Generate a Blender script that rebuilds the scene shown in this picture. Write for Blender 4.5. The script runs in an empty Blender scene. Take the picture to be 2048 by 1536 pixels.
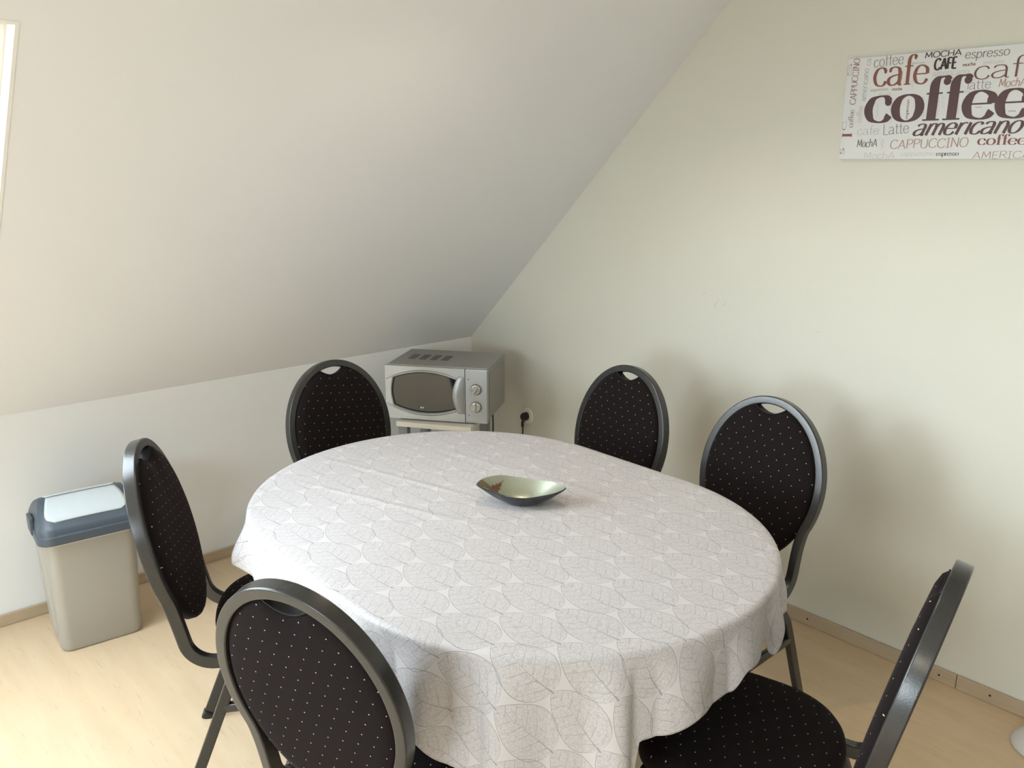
import bpy, bmesh, math, random
from mathutils import Vector, Matrix
random.seed(7)
PI = math.pi
S = bpy.context.scene
COL = S.collection

# ------------------------------------------------------------------ camera, light, exposure
cam_d = bpy.data.cameras.new('camera')
cam = bpy.data.objects.new('camera', cam_d)
COL.objects.link(cam)
CAMX = Vector((0.74799, -0.66371, 0.0))
CAMY = Vector((0.16738, 0.18864, 0.96768))
CAMZ = Vector((-0.64226, -0.72381, 0.25219))
cam.matrix_world = Matrix(((CAMX.x, CAMY.x, CAMZ.x, -2.614), (CAMX.y, CAMY.y, CAMZ.y, -3.248),
                           (CAMX.z, CAMY.z, CAMZ.z, 1.6), (0, 0, 0, 1)))
cam_d.sensor_width = 36.0
cam_d.lens = 1719.0 / 2048.0 * 36.0
cam_d.clip_start = 0.02
S.camera = cam

world = bpy.data.worlds.new('sky')
S.world = world
world.use_nodes = True
wn = world.node_tree
wn.nodes.clear()
wout = wn.nodes.new('ShaderNodeOutputWorld')
wbg = wn.nodes.new('ShaderNodeBackground')
wtc = wn.nodes.new('ShaderNodeTexCoord')
wsx = wn.nodes.new('ShaderNodeSeparateXYZ')
wn.links.new(wtc.outputs['Generated'], wsx.inputs[0])


def wmath(op, a, b=None):
    n = wn.nodes.new('ShaderNodeMath')
    n.operation = op
    for i, v in enumerate((a, b)):
        if v is None:
            continue
        if isinstance(v, (int, float)):
            n.inputs[i].default_value = v
        else:
            wn.links.new(v, n.inputs[i])
    return n.outputs[0]


# bright hazy day: even pale sky, a little brighter towards the horizon
SKY_BASE, SKY_HOR = 17.6, 8.4
wz = wmath('MAXIMUM', wsx.outputs[2], 0.0)
whor = wmath('MULTIPLY', wmath('EXPONENT', wmath('DIVIDE', wz, -0.30)), SKY_HOR)
wsum = wmath('ADD', whor, SKY_BASE)
wup = wmath('GREATER_THAN', wsx.outputs[2], -0.02)
wgnd = wmath('ADD', wmath('MULTIPLY', wup, 0.8), 0.2)
wbg.inputs[0].default_value = (0.81, 0.915, 1.0, 1)
wn.links.new(wmath('MULTIPLY', wsum, wgnd), wbg.inputs[1])
wn.links.new(wbg.outputs[0], wout.inputs[0])

SLOPE = 0.967
KNEE = 0.757
SL = Vector((0, -1, SLOPE)).normalized()          # up the slope
SN = Vector((0, -SLOPE, -1)).normalized()         # into the room


def slope_pt(x, y, out=0.0):
    p = Vector((x, y, KNEE - SLOPE * y))
    return p - SN * out


def portal(name, loc, normal, w, h, up):
    d = bpy.data.lights.new(name, 'AREA')
    d.shape = 'RECTANGLE'
    d.size = w
    d.size_y = h
    d.cycles.is_portal = True
    o = bpy.data.objects.new(name, d)
    z = -normal.normalized()
    y = up.normalized()
    x = y.cross(z)
    o.matrix_world = Matrix(((x.x, y.x, z.x, loc.x), (x.y, y.y, z.y, loc.y), (x.z, y.z, z.z, loc.z), (0, 0, 0, 1)))
    COL.objects.link(o)
    return o


portal('roof_window_portal', slope_pt(-2.496, -0.78, 0.13), SN, 0.78, 1.06, SL)
portal('fill_roof_window_portal', slope_pt(-4.675, -0.78, 0.13), SN, 3.08, 1.06, SL)  # unseen roof window, added to bring fill light into the room

portal('fill_front_window_portal', Vector((-6.53, -3.50, 1.45)), Vector((1, 0, 0)), 1.6, 1.2, Vector((0, 0, 1)))  # unseen window, added to light the gable wall from the front

ld = bpy.data.lights.new('pendant_bulb', 'POINT')
ld.energy = 10.5
ld.color = (1.0, 0.80, 0.58)
ld.shadow_soft_size = 0.028
lo = bpy.data.objects.new('pendant_bulb', ld)
lo.location = (-1.15, -1.75, 2.182)
COL.objects.link(lo)

fd = bpy.data.lights.new('camera_flash', 'POINT')
fd.energy = 6
fd.color = (1.0, 0.90, 0.74)
fd.shadow_soft_size = 0.004
fo = bpy.data.objects.new('camera_flash', fd)
fo.location = Vector((-2.614, -3.248, 1.6)) - CAMX * 0.028 + CAMY * 0.006
COL.objects.link(fo)

S.view_settings.view_transform = 'Standard'
S.view_settings.look = 'None'
S.view_settings.gamma = 1.0
S.view_settings.exposure = 0.17
S.view_settings.use_curve_mapping = False
S.cycles.use_denoising = True
S.cycles.max_bounces = 10
S.cycles.diffuse_bounces = 6
S.cycles.glossy_bounces = 4
S.cycles.transparent_max_bounces = 12
S.cycles.caustics_reflective = False
S.cycles.caustics_refractive = False
S.cycles.sample_clamp_indirect = 6.0


# ------------------------------------------------------------------ node helpers
class E:
    """value socket with arithmetic"""
    def __init__(s, nt, sock):
        s.nt, s.s = nt, sock

    def op(s, o, *a):
        n = s.nt.nodes.new('ShaderNodeMath')
        n.operation = o
        for i, v in enumerate((s,) + a):
            if isinstance(v, E):
                s.nt.links.new(v.s, n.inputs[i])
            else:
                n.inputs[i].default_value = v
        return E(s.nt, n.outputs[0])

    def __add__(s, b): return s.op('ADD', b)
    def __sub__(s, b): return s.op('SUBTRACT', b)
    def __mul__(s, b): return s.op('MULTIPLY', b)
    def __truediv__(s, b): return s.op('DIVIDE', b)
    def __neg__(s): return s.op('MULTIPLY', -1.0)
    def floor(s): return s.op('FLOOR')
    def frac(s): return s.op('FRACT')
    def abs(s): return s.op('ABSOLUTE')
    def pow(s, b): return s.op('POWER', b)
    def sin(s): return s.op('SINE')
    def lt(s, b): return s.op('LESS_THAN', b)
    def gt(s, b): return s.op('GREATER_THAN', b)
    def mx(s, b): return s.op('MAXIMUM', b)
    def mn(s, b): return s.op('MINIMUM', b)


def newmat(name):
    m = bpy.data.materials.new(name)
    m.use_nodes = True
    nt = m.node_tree
    b = nt.nodes['Principled BSDF']
    return m, nt, b


def noise(nt, vec, scale, detail=3, rough=0.55):
    n = nt.nodes.new('ShaderNodeTexNoise')
    n.inputs['Scale'].default_value = scale
    n.inputs['Detail'].default_value = detail
    n.inputs['Roughness'].default_value = rough
    if vec is not None:
        nt.links.new(vec, n.inputs['Vector'])
    return n


def mixc(nt, fac, a, b):
    n = nt.nodes.new('ShaderNodeMix')
    n.data_type = 'RGBA'
    if isinstance(fac, E):
        nt.links.new(fac.s, n.inputs[0])
    elif hasattr(fac, 'links'):
        nt.links.new(fac, n.inputs[0])
    else:
        n.inputs[0].default_value = fac
    for i, v in ((6, a), (7, b)):
        if isinstance(v, (tuple, list)):
            n.inputs[i].default_value = (*v[:3], 1)
        else:
            nt.links.new(v, n.inputs[i])
    return n.outputs[2]


def coords(nt, kind='Object'):
    n = nt.nodes.new('ShaderNodeTexCoord')
    return n.outputs[kind]


def mapping(nt, vec, scale=(1, 1, 1), rot=(0, 0, 0)):
    n = nt.nodes.new('ShaderNodeMapping')
    n.inputs['Scale'].default_value = scale
    n.inputs['Rotation'].default_value = rot
    nt.links.new(vec, n.inputs['Vector'])
    return n.outputs[0]


def bump(nt, b, h, strength=0.2, dist=0.002):
    n = nt.nodes.new('ShaderNodeBump')
    n.inputs['Strength'].default_value = strength
    n.inputs['Distance'].default_value = dist
    nt.links.new(h.s if isinstance(h, E) else h, n.inputs['Height'])
    nt.links.new(n.outputs[0], b.inputs['Normal'])


def plain(name, col, rough=0.5, metal=0.0, var=0.06, scale=30, bmp=0.0, spec=0.5, coat=0.0):
    m, nt, b = newmat(name)
    c = coords(nt)
    n = noise(nt, c, scale)
    dark = tuple(x * (1 - var) for x in col)
    lite = tuple(min(1, x * (1 + var)) for x in col)
    nt.links.new(mixc(nt, n.outputs[0], dark, lite), b.inputs['Base Color'])
    b.inputs['Roughness'].default_value = rough
    b.inputs['Metallic'].default_value = metal
    b.inputs['Specular IOR Level'].default_value = spec
    b.inputs['Coat Weight'].default_value = coat
    if bmp:
        bump(nt, b, n.outputs[0], bmp, 0.001)
    return m


def wall_mat(name, col, marks=()):
    m, nt, b = newmat(name)
    c = coords(nt)
    n1 = noise(nt, c, 1.3, 3)
    n2 = noise(nt, c, 260, 4, 0.7)
    colr = mixc(nt, n1.outputs[0], tuple(x * 0.97 for x in col), tuple(min(1, x * 1.03) for x in col))
    if marks:
        sx = nt.nodes.new('ShaderNodeSeparateXYZ')
        nt.links.new(c, sx.inputs[0])
        A = {'x': E(nt, sx.outputs[0]), 'y': E(nt, sx.outputs[1]), 'z': E(nt, sx.outputs[2])}
        tot = None
        for ax, a0, z0, ang, ln, wd, st in marks:     # short rubbed scuffs
            a = A[ax] - a0
            z = A['z'] - z0
            ca, sa = math.cos(ang), math.sin(ang)
            p = (a * ca + z * sa) / ln
            q = (z * ca - a * sa) / wd
            k = ((p * p + q * q) * -1.0 + 1.0).mx(0.0) * st
            tot = k if tot is None else tot.mx(k)
        colr = mixc(nt, tot, colr, (0.30, 0.28, 0.24))
    nt.links.new(colr, b.inputs['Base Color'])
    b.inputs['Roughness'].default_value = 0.85
    b.inputs['Specular IOR Level'].default_value = 0.25
    bump(nt, b, n2.outputs[0], 0.12, 0.001)
    return m


M = {}
M['white_wall'] = wall_mat('white_wall', (0.810, 0.830, 0.850))
M['slope'] = wall_mat('slope_white', (0.825, 0.840, 0.875))
M['green_wall'] = wall_mat('pale_green_wall', (0.685, 0.680, 0.610), [
    ('y', -1.418, 1.086, -1.1, 0.012, 0.0016, 0.55), ('y', -1.425, 1.10, -0.9, 0.02, 0.003, 0.22),
    ('y', -1.455, 1.095, -0.9, 0.02, 0.003, 0.22), ('y', -1.368, 1.125, -0.5, 0.016, 0.003, 0.2),
    ('y', -1.83, 1.05, 0.0, 0.018, 0.002, 0.18)])
M['slate'] = plain('dark_slate_plastic', (0.060, 0.078, 0.100), 0.42, var=0.05, scale=60, bmp=0.05)
M['flap'] = plain('pale_blue_grey_plastic', (0.53, 0.58, 0.61), 0.38, var=0.03)
M['bin'] = plain('warm_grey_plastic', (0.38, 0.375, 0.345), 0.36, metal=0.25, var=0.03, scale=300)
M['rim'] = plain('pale_translucent_rim', (0.62, 0.60, 0.56), 0.4)
M['frame'] = plain('hammered_black_metal', (0.050, 0.050, 0.049), 0.25, metal=0.50, var=0.30, scale=420, bmp=0.12, spec=0.6)
M['black'] = plain('black_plastic', (0.012, 0.012, 0.013), 0.35)
M['trim'] = plain('matt_black_trim', (0.008, 0.008, 0.010), 0.6, spec=0.25)
M['silver'] = plain('silver_plastic', (0.47, 0.49, 0.51), 0.36, metal=0.40, var=0.02)
M['silver_dull'] = plain('dull_silver_paint', (0.34, 0.335, 0.315), 0.42, metal=0.35, var=0.03)
M['knob'] = plain('bright_silver_knob', (0.75, 0.74, 0.72), 0.2, metal=0.8, var=0.02)
M['vent'] = plain('dark_vent', (0.16, 0.165, 0.18), 0.6)
M['mark'] = plain('dark_mark', (0.10, 0.10, 0.10), 0.6)
M['stand_white'] = plain('cream_white_board', (0.78, 0.74, 0.66), 0.5, var=0.03)
M['stand_grey'] = plain('grey_painted_leg', (0.22, 0.235, 0.25), 0.5, var=0.05)
M['socket'] = plain('cream_socket_plastic', (0.78, 0.73, 0.62), 0.4, var=0.02)
M['table_wood'] = plain('brown_table_wood', (0.30, 0.17, 0.09), 0.45, var=0.2, scale=12)
M['pvc'] = plain('white_window_frame', (0.85, 0.85, 0.84), 0.4, var=0.01)
M['pale_grey'] = plain('pale_grey_plastic', (0.62, 0.61, 0.60), 0.45, var=0.02)
M['canvas'] = plain('white_print_board', (0.70, 0.71, 0.72), 0.55, var=0.015, scale=80)
M['hole'] = plain('dark_hole', (0.03, 0.02, 0.012), 0.9)
M['print_white'] = plain('white_print', (0.70, 0.68, 0.62), 0.5, var=0.02)
INK = {'D': (0.085, 0.040, 0.042), 'B': (0.215, 0.070, 0.048), 'R': (0.150, 0.055, 0.045), 'K': (0.125, 0.110, 0.105),
       'X': (0.035, 0.018, 0.020), 'G': (0.40, 0.37, 0.34), 'O': (0.36, 0.20, 0.14)}
for k, v in INK.items():
    M['ink_' + k] = plain('printed_ink_' + {'D': 'dark_brown', 'B': 'red_brown', 'R': 'maroon', 'K': 'charcoal', 'X': 'black_brown', 'G': 'light_grey', 'O': 'tan'}[k], v, 0.55, var=0.12, scale=90)


def wood(name, c1, c2, rough, axis_scale, streak=1.0):
    m, nt, b = newmat(name)
    c = coords(nt)
    mp = mapping(nt, c, axis_scale)
    n = noise(nt, mp, 3.0, 6, 0.62)
    n2 = noise(nt, c, 1.7, 2)
    mp3 = mapping(nt, c, tuple(a * 3.2 for a in axis_scale))
    n3 = noise(nt, mp3, 4.0, 3, 0.5)
    fl = (E(nt, n3.outputs[0]) - 0.62).mx(0.0) * 3.2 * streak
    f = (E(nt, n.outputs[0]) - 0.5) * 1.7 + 0.5
    col = mixc(nt, f.mx(0).mn(1), c1, c2)
    col = mixc(nt, fl.mn(0.6), col, tuple(x * 0.62 for x in c1))
    big = mixc(nt, n2.outputs[0], (0.93, 0.93, 0.93), (1.0, 1.0, 1.0))
    mul = nt.nodes.new('ShaderNodeMix')
    mul.data_type = 'RGBA'
    mul.blend_type = 'MULTIPLY'
    mul.inputs[0].default_value = 1
    nt.links.new(col, mul.inputs[6])
    nt.links.new(big, mul.inputs[7])
    nt.links.new(mul.outputs[2], b.inputs['Base Color'])
    b.inputs['Roughness'].default_value = rough
    b.inputs['Specular IOR Level'].default_value = 0.4
    return m


M['floor'] = wood('maple_laminate', (0.58, 0.435, 0.280), (0.68, 0.53, 0.355), 0.42, (7.0, 0.9, 7.0))
M['skirt_a'] = wood('maple_skirting', (0.44, 0.345, 0.24), (0.53, 0.425, 0.30), 0.45, (0.8, 8.0, 8.0), 0.5)
M['skirt_b'] = wood('maple_skirting_right', (0.44, 0.345, 0.24), (0.53, 0.425, 0.30), 0.45, (8.0, 0.8, 8.0), 0.5)


def fabric_mat():
    m, nt, b = newmat('black_dotted_fabric')
    uv = coords(nt, 'UV')
    mp = mapping(nt, uv, (1, 1, 1), (0, 0, 0.15))
    sx = nt.nodes.new('ShaderNodeSeparateXYZ')
    nt.links.new(mp, sx.inputs[0])
    x, y = E(nt, sx.outputs[0]), E(nt, sx.outputs[1])
    dot = None
    for ox, oy in ((0, 0), (0.5, 0.5)):
        a = ((x / 0.0335 + ox).frac() - 0.5).abs() * 0.0335
        c = ((y / 0.0505 + oy).frac() - 0.5).abs() * 0.0505
        d = (a + c).lt(0.00150)
        dot = d if dot is None else dot.mx(d)
    o = coords(nt)
    n = noise(nt, o, 700, 2, 0.6)
    n2 = noise(nt, o, 14, 3)
    base = mixc(nt, n.outputs[0], (0.004, 0.003, 0.0035), (0.015, 0.011, 0.011))
    dc = mixc(nt, n2.outputs[0], (0.40, 0.33, 0.24), (0.72, 0.66, 0.55))
    nt.links.new(mixc(nt, dot, base, dc), b.inputs['Base Color'])
    b.inputs['Roughness'].default_value = 0.95
    b.inputs['Specular IOR Level'].default_value = 0.12
    b.inputs['Sheen Weight'].default_value = 0.045
    b.inputs['Sheen Roughness'].default_value = 0.45
    b.inputs['Sheen Tint'].default_value = (0.55, 0.40, 0.42, 1)
    bump(nt, b, n.outputs[0], 0.25, 0.0006)
    return m


M['fabric'] = fabric_mat()


def cloth_mat():
    m, nt, b = newmat('leaf_print_tablecloth')
    uv = coords(nt, 'UV')
    nz = noise(nt, uv, 55, 2)
    sub = nt.nodes.new('ShaderNodeVectorMath')
    sub.operation = 'SUBTRACT'
    nt.links.new(nz.outputs['Color'], sub.inputs[0])
    sub.inputs[1].default_value = (0.5, 0.5, 0.5)
    sc = nt.nodes.new('ShaderNodeVectorMath')
    sc.operation = 'SCALE'
    nt.links.new(sub.outputs[0], sc.inputs[0])
    sc.inputs['Scale'].default_value = 0.0060
    ad = nt.nodes.new('ShaderNodeVectorMath')
    ad.operation = 'ADD'
    nt.links.new(uv, ad.inputs[0])
    nt.links.new(sc.outputs[0], ad.inputs[1])
    s0 = nt.nodes.new('ShaderNodeSeparateXYZ')
    nt.links.new(uv, s0.inputs[0])
    s1 = nt.nodes.new('ShaderNodeSeparateXYZ')
    nt.links.new(ad.outputs[0], s1.inputs[0])
    vor = nt.nodes.new('ShaderNodeTexVoronoi')
    vor.feature = 'DISTANCE_TO_EDGE'
    vor.inputs['Scale'].default_value = 210
    nt.links.new(ad.outputs[0], vor.inputs['Vector'])
    v = E(nt, vor.outputs['Distance'])
    vor2 = nt.nodes.new('ShaderNodeTexVoronoi')
    vor2.feature = 'DISTANCE_TO_EDGE'
    vor2.inputs['Scale'].default_value = 85
    nt.links.new(ad.outputs[0], vor2.inputs['Vector'])
    v2 = E(nt, vor2.outputs['Distance'])
    fine = v.lt(0.055).mx(v2.lt(0.035))
    LX, LY, ROT = 0.173, 0.1485, 0.055
    ca, sa = math.cos(ROT), math.sin(ROT)
    X0, Y0 = -1.388, -2.026

    def rot(sx):
        x = E(nt, sx.outputs[0]) - X0
        y = E(nt, sx.outputs[1]) - Y0
        return x * ca + y * sa, y * ca - x * sa
    xa, ya = rot(s0)
    xb, yb = rot(s1)
    strong = None
    soft = None
    inside_all = None
    for ox, oy in ((0.0, 0.0), (0.0865, -0.083)):
        def cell(x, y):
            u = ((x - ox) / LX + 0.5).frac() - 0.5
            t = ((y - oy) / LY).frac()
            return u * LX, t
        x, t = cell(xa, ya)
        xw, tw = cell(xb, yb)
        asym = x.gt(0.0) * 0.0035
        w = t.pow(0.45) * ((t * -1.0 + 1.0).mx(0.0)).pow(0.75) * (0.0505 / 0.452) + asym * (t * PI).sin()
        ax = x.abs()
        inside = ax.lt(w)
        outline = (ax - w).abs().lt(0.00058)
        mid = (xw + (t * (2 * PI)).sin() * 0.0028).abs().lt((t * -0.0008) + 0.00105) * (t * -0.75 + 1.0)
        axw = xw.abs()
        side = xw.gt(0.0) * 0.45
        q = (tw * LY - axw * 0.45 - axw * axw * 7.0) / 0.0245 + side
        sec = ((q.frac() - 0.5).abs() * 0.0245).lt((axw * -0.012) + 0.00075) * t.gt(0.06)
        stem = ((xa - ox).abs() * 0.0 + x.abs()).lt(0.0013) * (t.gt(0.965).mx(t.lt(0.035)))
        st = (outline.mx(mid * inside)).mx(stem)
        strong = st if strong is None else strong.mx(st)
        sf = sec * inside
        soft = sf if soft is None else soft.mx(sf)
        inside_all = inside if inside_all is None else inside_all.mx(inside)
    fine = fine * inside_all
    tone = (strong * 0.66).mx(soft * 0.55).mx(fine * 0.27).mx(inside_all * 0.03)
    col = mixc(nt, tone, (0.605, 0.585, 0.602), (0.135, 0.130, 0.140))
    nt.links.new(col, b.inputs['Base Color'])
    b.inputs['Roughness'].default_value = 0.5
    b.inputs['Specular IOR Level'].default_value = 0.35
    wv = noise(nt, uv, 9, 3)
    bump(nt, b, wv.outputs[0], 0.10, 0.006)
    return m


M['cloth'] = cloth_mat()


def glass_mat(name, tint, gloss=0.08, rough=0.02):
    m = bpy.data.materials.new(name)
    m.use_nodes = True
    nt = m.node_tree
    nt.nodes.clear()
    out = nt.nodes.new('ShaderNodeOutputMaterial')
    tr = nt.nodes.new('ShaderNodeBsdfTransparent')
    tr.inputs[0].default_value = (*tint, 1)
    gl = nt.nodes.new('ShaderNodeBsdfGlossy')
    gl.inputs['Roughness'].default_value = rough
    mx = nt.nodes.new('ShaderNodeMixShader')
    fr = nt.nodes.new('ShaderNodeFresnel')
    fr.inputs[0].default_value = 1.45
    geo = nt.nodes.new('ShaderNodeNewGeometry')          # reflect on entering only; the exit face would count as total reflection
    ff = E(nt, fr.outputs[0]) * (E(nt, geo.outputs['Backfacing']) * -1.0 + 1.0)
    nt.links.new(ff.s, mx.inputs[0])
    nt.links.new(tr.outputs[0], mx.inputs[1])
    nt.links.new(gl.outputs[0], mx.inputs[2])
    nt.links.new(mx.outputs[0], out.inputs[0])
    return m


M['glass'] = glass_mat('window_glass', (0.97, 0.98, 0.98))


def oven_glass():
    m, nt, b = newmat('dark_oven_glass')
    b.inputs['Base Color'].default_value = (0.012, 0.014, 0.016, 1)
    b.inputs['Roughness'].default_value = 0.06
    b.inputs['Specular IOR Level'].default_value = 0.5
    b.inputs['IOR'].default_value = 1.62
    c = coords(nt)
    n = noise(nt, c, 400, 2)
    bump(nt, b, n.outputs[0], 0.01, 0.0005)
    return m


M['oven_glass'] = oven_glass()


def bowl_mat():
    m, nt, b = newmat('silvery_green_glass')
    c = coords(nt)
    n = noise(nt, c, 18, 4)
    n2 = noise(nt, c, 160, 3)
    col = mixc(nt, n.outputs[0], (0.33, 0.35, 0.26), (0.42, 0.46, 0.38))
    nt.links.new(col, b.inputs['Base Color'])
    b.inputs['Metallic'].default_value = 0.65
    b.inputs['Roughness'].default_value = 0.36
    b.inputs['Coat Weight'].default_value = 0.6
    b.inputs['Coat Roughness'].default_value = 0.08
    bump(nt, b, n2.outputs[0], 0.25, 0.0008)
    return m


M['bowl_in'] = bowl_mat()
M['bowl_out'] = plain('black_glass', (0.012, 0.015, 0.018), 0.12, var=0.1, coat=0.5)
M['tower'] = plain('brown_tower_print', (0.13, 0.060, 0.030), 0.4, var=0.4, scale=220)
M['olive'] = plain('olive_brown_print', (0.16, 0.125, 0.055), 0.35, metal=0.3, var=0.2, scale=160)


# ------------------------------------------------------------------ object helpers
def mk(name, bm, mat, parent=None, smooth=False, kind=None, label=None, cat=None, group=None, loc=None, mats=None):
    me = bpy.data.meshes.new(name)
    bmesh.ops.recalc_face_normals(bm, faces=bm.faces)
    bm.to_mesh(me)
    bm.free()
    if mats:
        for q in mats:
            me.materials.append(q)
    else:
        me.materials.append(mat)
    if smooth:
        for p in me.polygons:
            p.use_smooth = True
    o = bpy.data.objects.new(name, me)
    COL.objects.link(o)
    if parent:
        o.parent = parent
    if kind:
        o['kind'] = kind
    if label:
        o['label'] = label
    if cat:
        o['category'] = cat
    if group:
        o['group'] = group
    if loc:
        o.location = loc
    return o


def thing(name, label, cat, loc=(0, 0, 0), rz=0.0, group=None):
    o = bpy.data.objects.new(name, None)
    o.empty_display_size = 0.1
    COL.objects.link(o)
    o.location = loc
    o.rotation_euler = (0, 0, rz)
    o['label'] = label
    o['category'] = cat
    if group:
        o['group'] = group
    return o


def box(bm, x0, x1, y0, y1, z0, z1, bev=0.0, seg=2):
    r = bmesh.ops.create_cube(bm, size=1.0)
    vs = r['verts']
    for v in vs:
        v.co = Vector((x0 + (v.co.x + 0.5) * (x1 - x0), y0 + (v.co.y + 0.5) * (y1 - y0), z0 + (v.co.z + 0.5) * (z1 - z0)))
    if bev:
        es = set()
        for v in vs:
            for e in v.link_edges:
                es.add(e)
        bmesh.ops.bevel(bm, geom=list(es), offset=bev, segments=seg, affect='EDGES', profile=0.6)


def boxo(name, dims, mat, parent=None, bev=0.0, **kw):
    bm = bmesh.new()
    box(bm, *dims, bev=bev)
    return mk(name, bm, mat, parent, **kw)


def loft(bm, rings, close=True, cap0=True, cap1=True):
    vr = [[bm.verts.new(p) for p in r] for r in rings]
    n = len(vr[0])
    for a, b in zip(vr, vr[1:]):
        for i in range(n if close else n - 1):
            j = (i + 1) % n
            bm.faces.new((a[i], a[j], b[j], b[i]))
    if cap0:
        bm.faces.new(vr[0][::-1])
    if cap1:
        bm.faces.new(vr[-1])
    return vr


def cyl(bm, c, axis, r0, r1, h, n=32, bev=0.0):
    ax = Vector(axis).normalized()
    u = ax.orthogonal().normalized()
    w = ax.cross(u)
    c = Vector(c)
    prof = [(0, r0), (h, r1)]
    if bev:
        prof = [(0, r0 - bev), (bev * 0.3, r0 - bev * 0.3), (bev, r0), (h - bev, r1), (h - bev * 0.3, r1 - bev * 0.3), (h, r1 - bev)]
    rings = []
    for d, r in prof:
        rings.append([c + ax * d + (u * math.cos(2 * PI * i / n) + w * math.sin(2 * PI * i / n)) * r for i in range(n)])
    loft(bm, rings)


def rrect_sec(w, d, r, n=4):
    pts = []
    for cx, cy, a0 in ((w / 2 - r, d / 2 - r, 0), (-w / 2 + r, d / 2 - r, PI / 2), (-w / 2 + r, -d / 2 + r, PI), (w / 2 - r, -d / 2 + r, 1.5 * PI)):
        for i in range(n + 1):
            a = a0 + PI / 2 * i / n
            pts.append((cx + r * math.cos(a), cy + r * math.sin(a)))
    return pts


def sweep(bm, path, daxes, w, d, r, cap=True):
    """rectangular tube; daxes = depth axis per point"""
    sec = rrect_sec(w, d, r, 3)
    rings = []
    n = len(path)
    for i, p in enumerate(path):
        t = (path[min(i + 1, n - 1)] - path[max(i - 1, 0)]).normalized()
        dv = daxes[i] if isinstance(daxes, list) else daxes
        dv = (dv - t * dv.dot(t)).normalized()
        wv = t.cross(dv).normalized()
        rings.append([p + wv * a + dv * b for a, b in sec])
    loft(bm, rings, True, cap, cap)


def catmull(pts, n=8, closed=False):
    P = [Vector(p) for p in pts]
    m = len(P)
    out = []
    rng = range(m) if closed else range(m - 1)
    for i in rng:
        if closed:
            a, b, c, d = P[(i - 1) % m], P[i], P[(i + 1) % m], P[(i + 2) % m]
        else:
            a, b, c, d = P[max(i - 1, 0)], P[i], P[i + 1], P[min(i + 2, m - 1)]
        for k in range(n):
            t = k / n
            out.append(0.5 * ((2 * b) + (c - a) * t + (2 * a - 5 * b + 4 * c - d) * t * t + (3 * b - a - 3 * c + d) * t ** 3))
    if not closed:
        out.append(P[-1])
    return out


def round_tube(bm, path, r, n=10):
    rings = []
    m = len(path)
    ref = Vector((0.31, 0.2, 0.93))
    for i, p in enumerate(path):
        t = (path[min(i + 1, m - 1)] - path[max(i - 1, 0)]).normalized()
        u = (ref - t * ref.dot(t)).normalized()
        w = t.cross(u)
        rings.append([p + (u * math.cos(2 * PI * k / n) + w * math.sin(2 * PI * k / n)) * r for k in range(n)])
    loft(bm, rings)


# ------------------------------------------------------------------ room
RX0, RY0 = -6.4, -7.2
CEIL = 2.45
YR = -(CEIL - KNEE) / SLOPE

bm = bmesh.new()
box(bm, RX0, 0.0, RY0, 0.0, -0.05, 0.0)
mk('floor', bm, M['floor'], kind='structure')

bm = bmesh.new()
box(bm, RX0 - 0.12, 0.12, 0.0, 0.12, 0.0, KNEE)
mk('wall_left', bm, M['white_wall'], kind='structure')

# gable wall with sloped outline
bm = bmesh.new()
ol = [(0.0, 0), (0.0, KNEE), (YR, CEIL), (RY0, CEIL), (RY0, 0)]
loft(bm, [[Vector((0.0, y, z)) for y, z in ol], [Vector((0.12, y, z)) for y, z in ol]])
mk('wall_right', bm, M['green_wall'], kind='structure')

# rear wall behind the camera
bm = bmesh.new()
box(bm, RX0, 0.0, RY0 - 0.12, RY0, 0, CEIL)
mk('wall_back', bm, M['white_wall'], kind='structure')
bm = bmesh.new()
fy0, fy1, fz0, fz1 = -4.3, -2.7, 0.85, 2.05  # opening of the added window, sized for the fill light
gl = [(0.0, 0), (0.0, KNEE), (YR, CEIL), (YR, 0)]
loft(bm, [[Vector((RX0 - 0.12, y, z)) for y, z in gl], [Vector((RX0, y, z)) for y, z in gl]])
for a in ((RY0, fy0, 0, CEIL), (fy1, YR, 0, CEIL), (fy0, fy1, 0, fz0), (fy0, fy1, fz1, CEIL)):
    box(bm, RX0 - 0.12, RX0, a[0], a[1], a[2], a[3])
mk('wall_front', bm, M['green_wall'], kind='structure')

# sloping ceiling with the roof window opening + flat part
WX0, WX1, WY0, WY1 = -2.88, -2.112, -0.404, -1.157
bm = bmesh.new()


def slab(x0, x1, ya, yb, th=0.12):
    a = [slope_pt(x0, ya), slope_pt(x1, ya), slope_pt(x1, yb), slope_pt(x0, yb)]
    loft(bm, [a, [p - SN * th for p in a]])


VX0, VX1 = -6.20, -3.15  # opening of the added roof window, made wide for bounce light
slab(RX0, VX0, 0.0, YR)
slab(VX1, WX0, 0.0, YR)
slab(WX1, 0.0, 0.0, YR)
slab(WX0, WX1, 0.0, WY0)
slab(WX0, WX1, WY1, YR)
slab(VX0, VX1, 0.0, WY0)
slab(VX0, VX1, WY1, YR)
mk('ceiling', bm, M['slope'], kind='structure')
boxo('ceiling', (RX0, 0.0, RY0, YR, CEIL, CEIL + 0.1), M['white_wall'], kind='structure')

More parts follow.
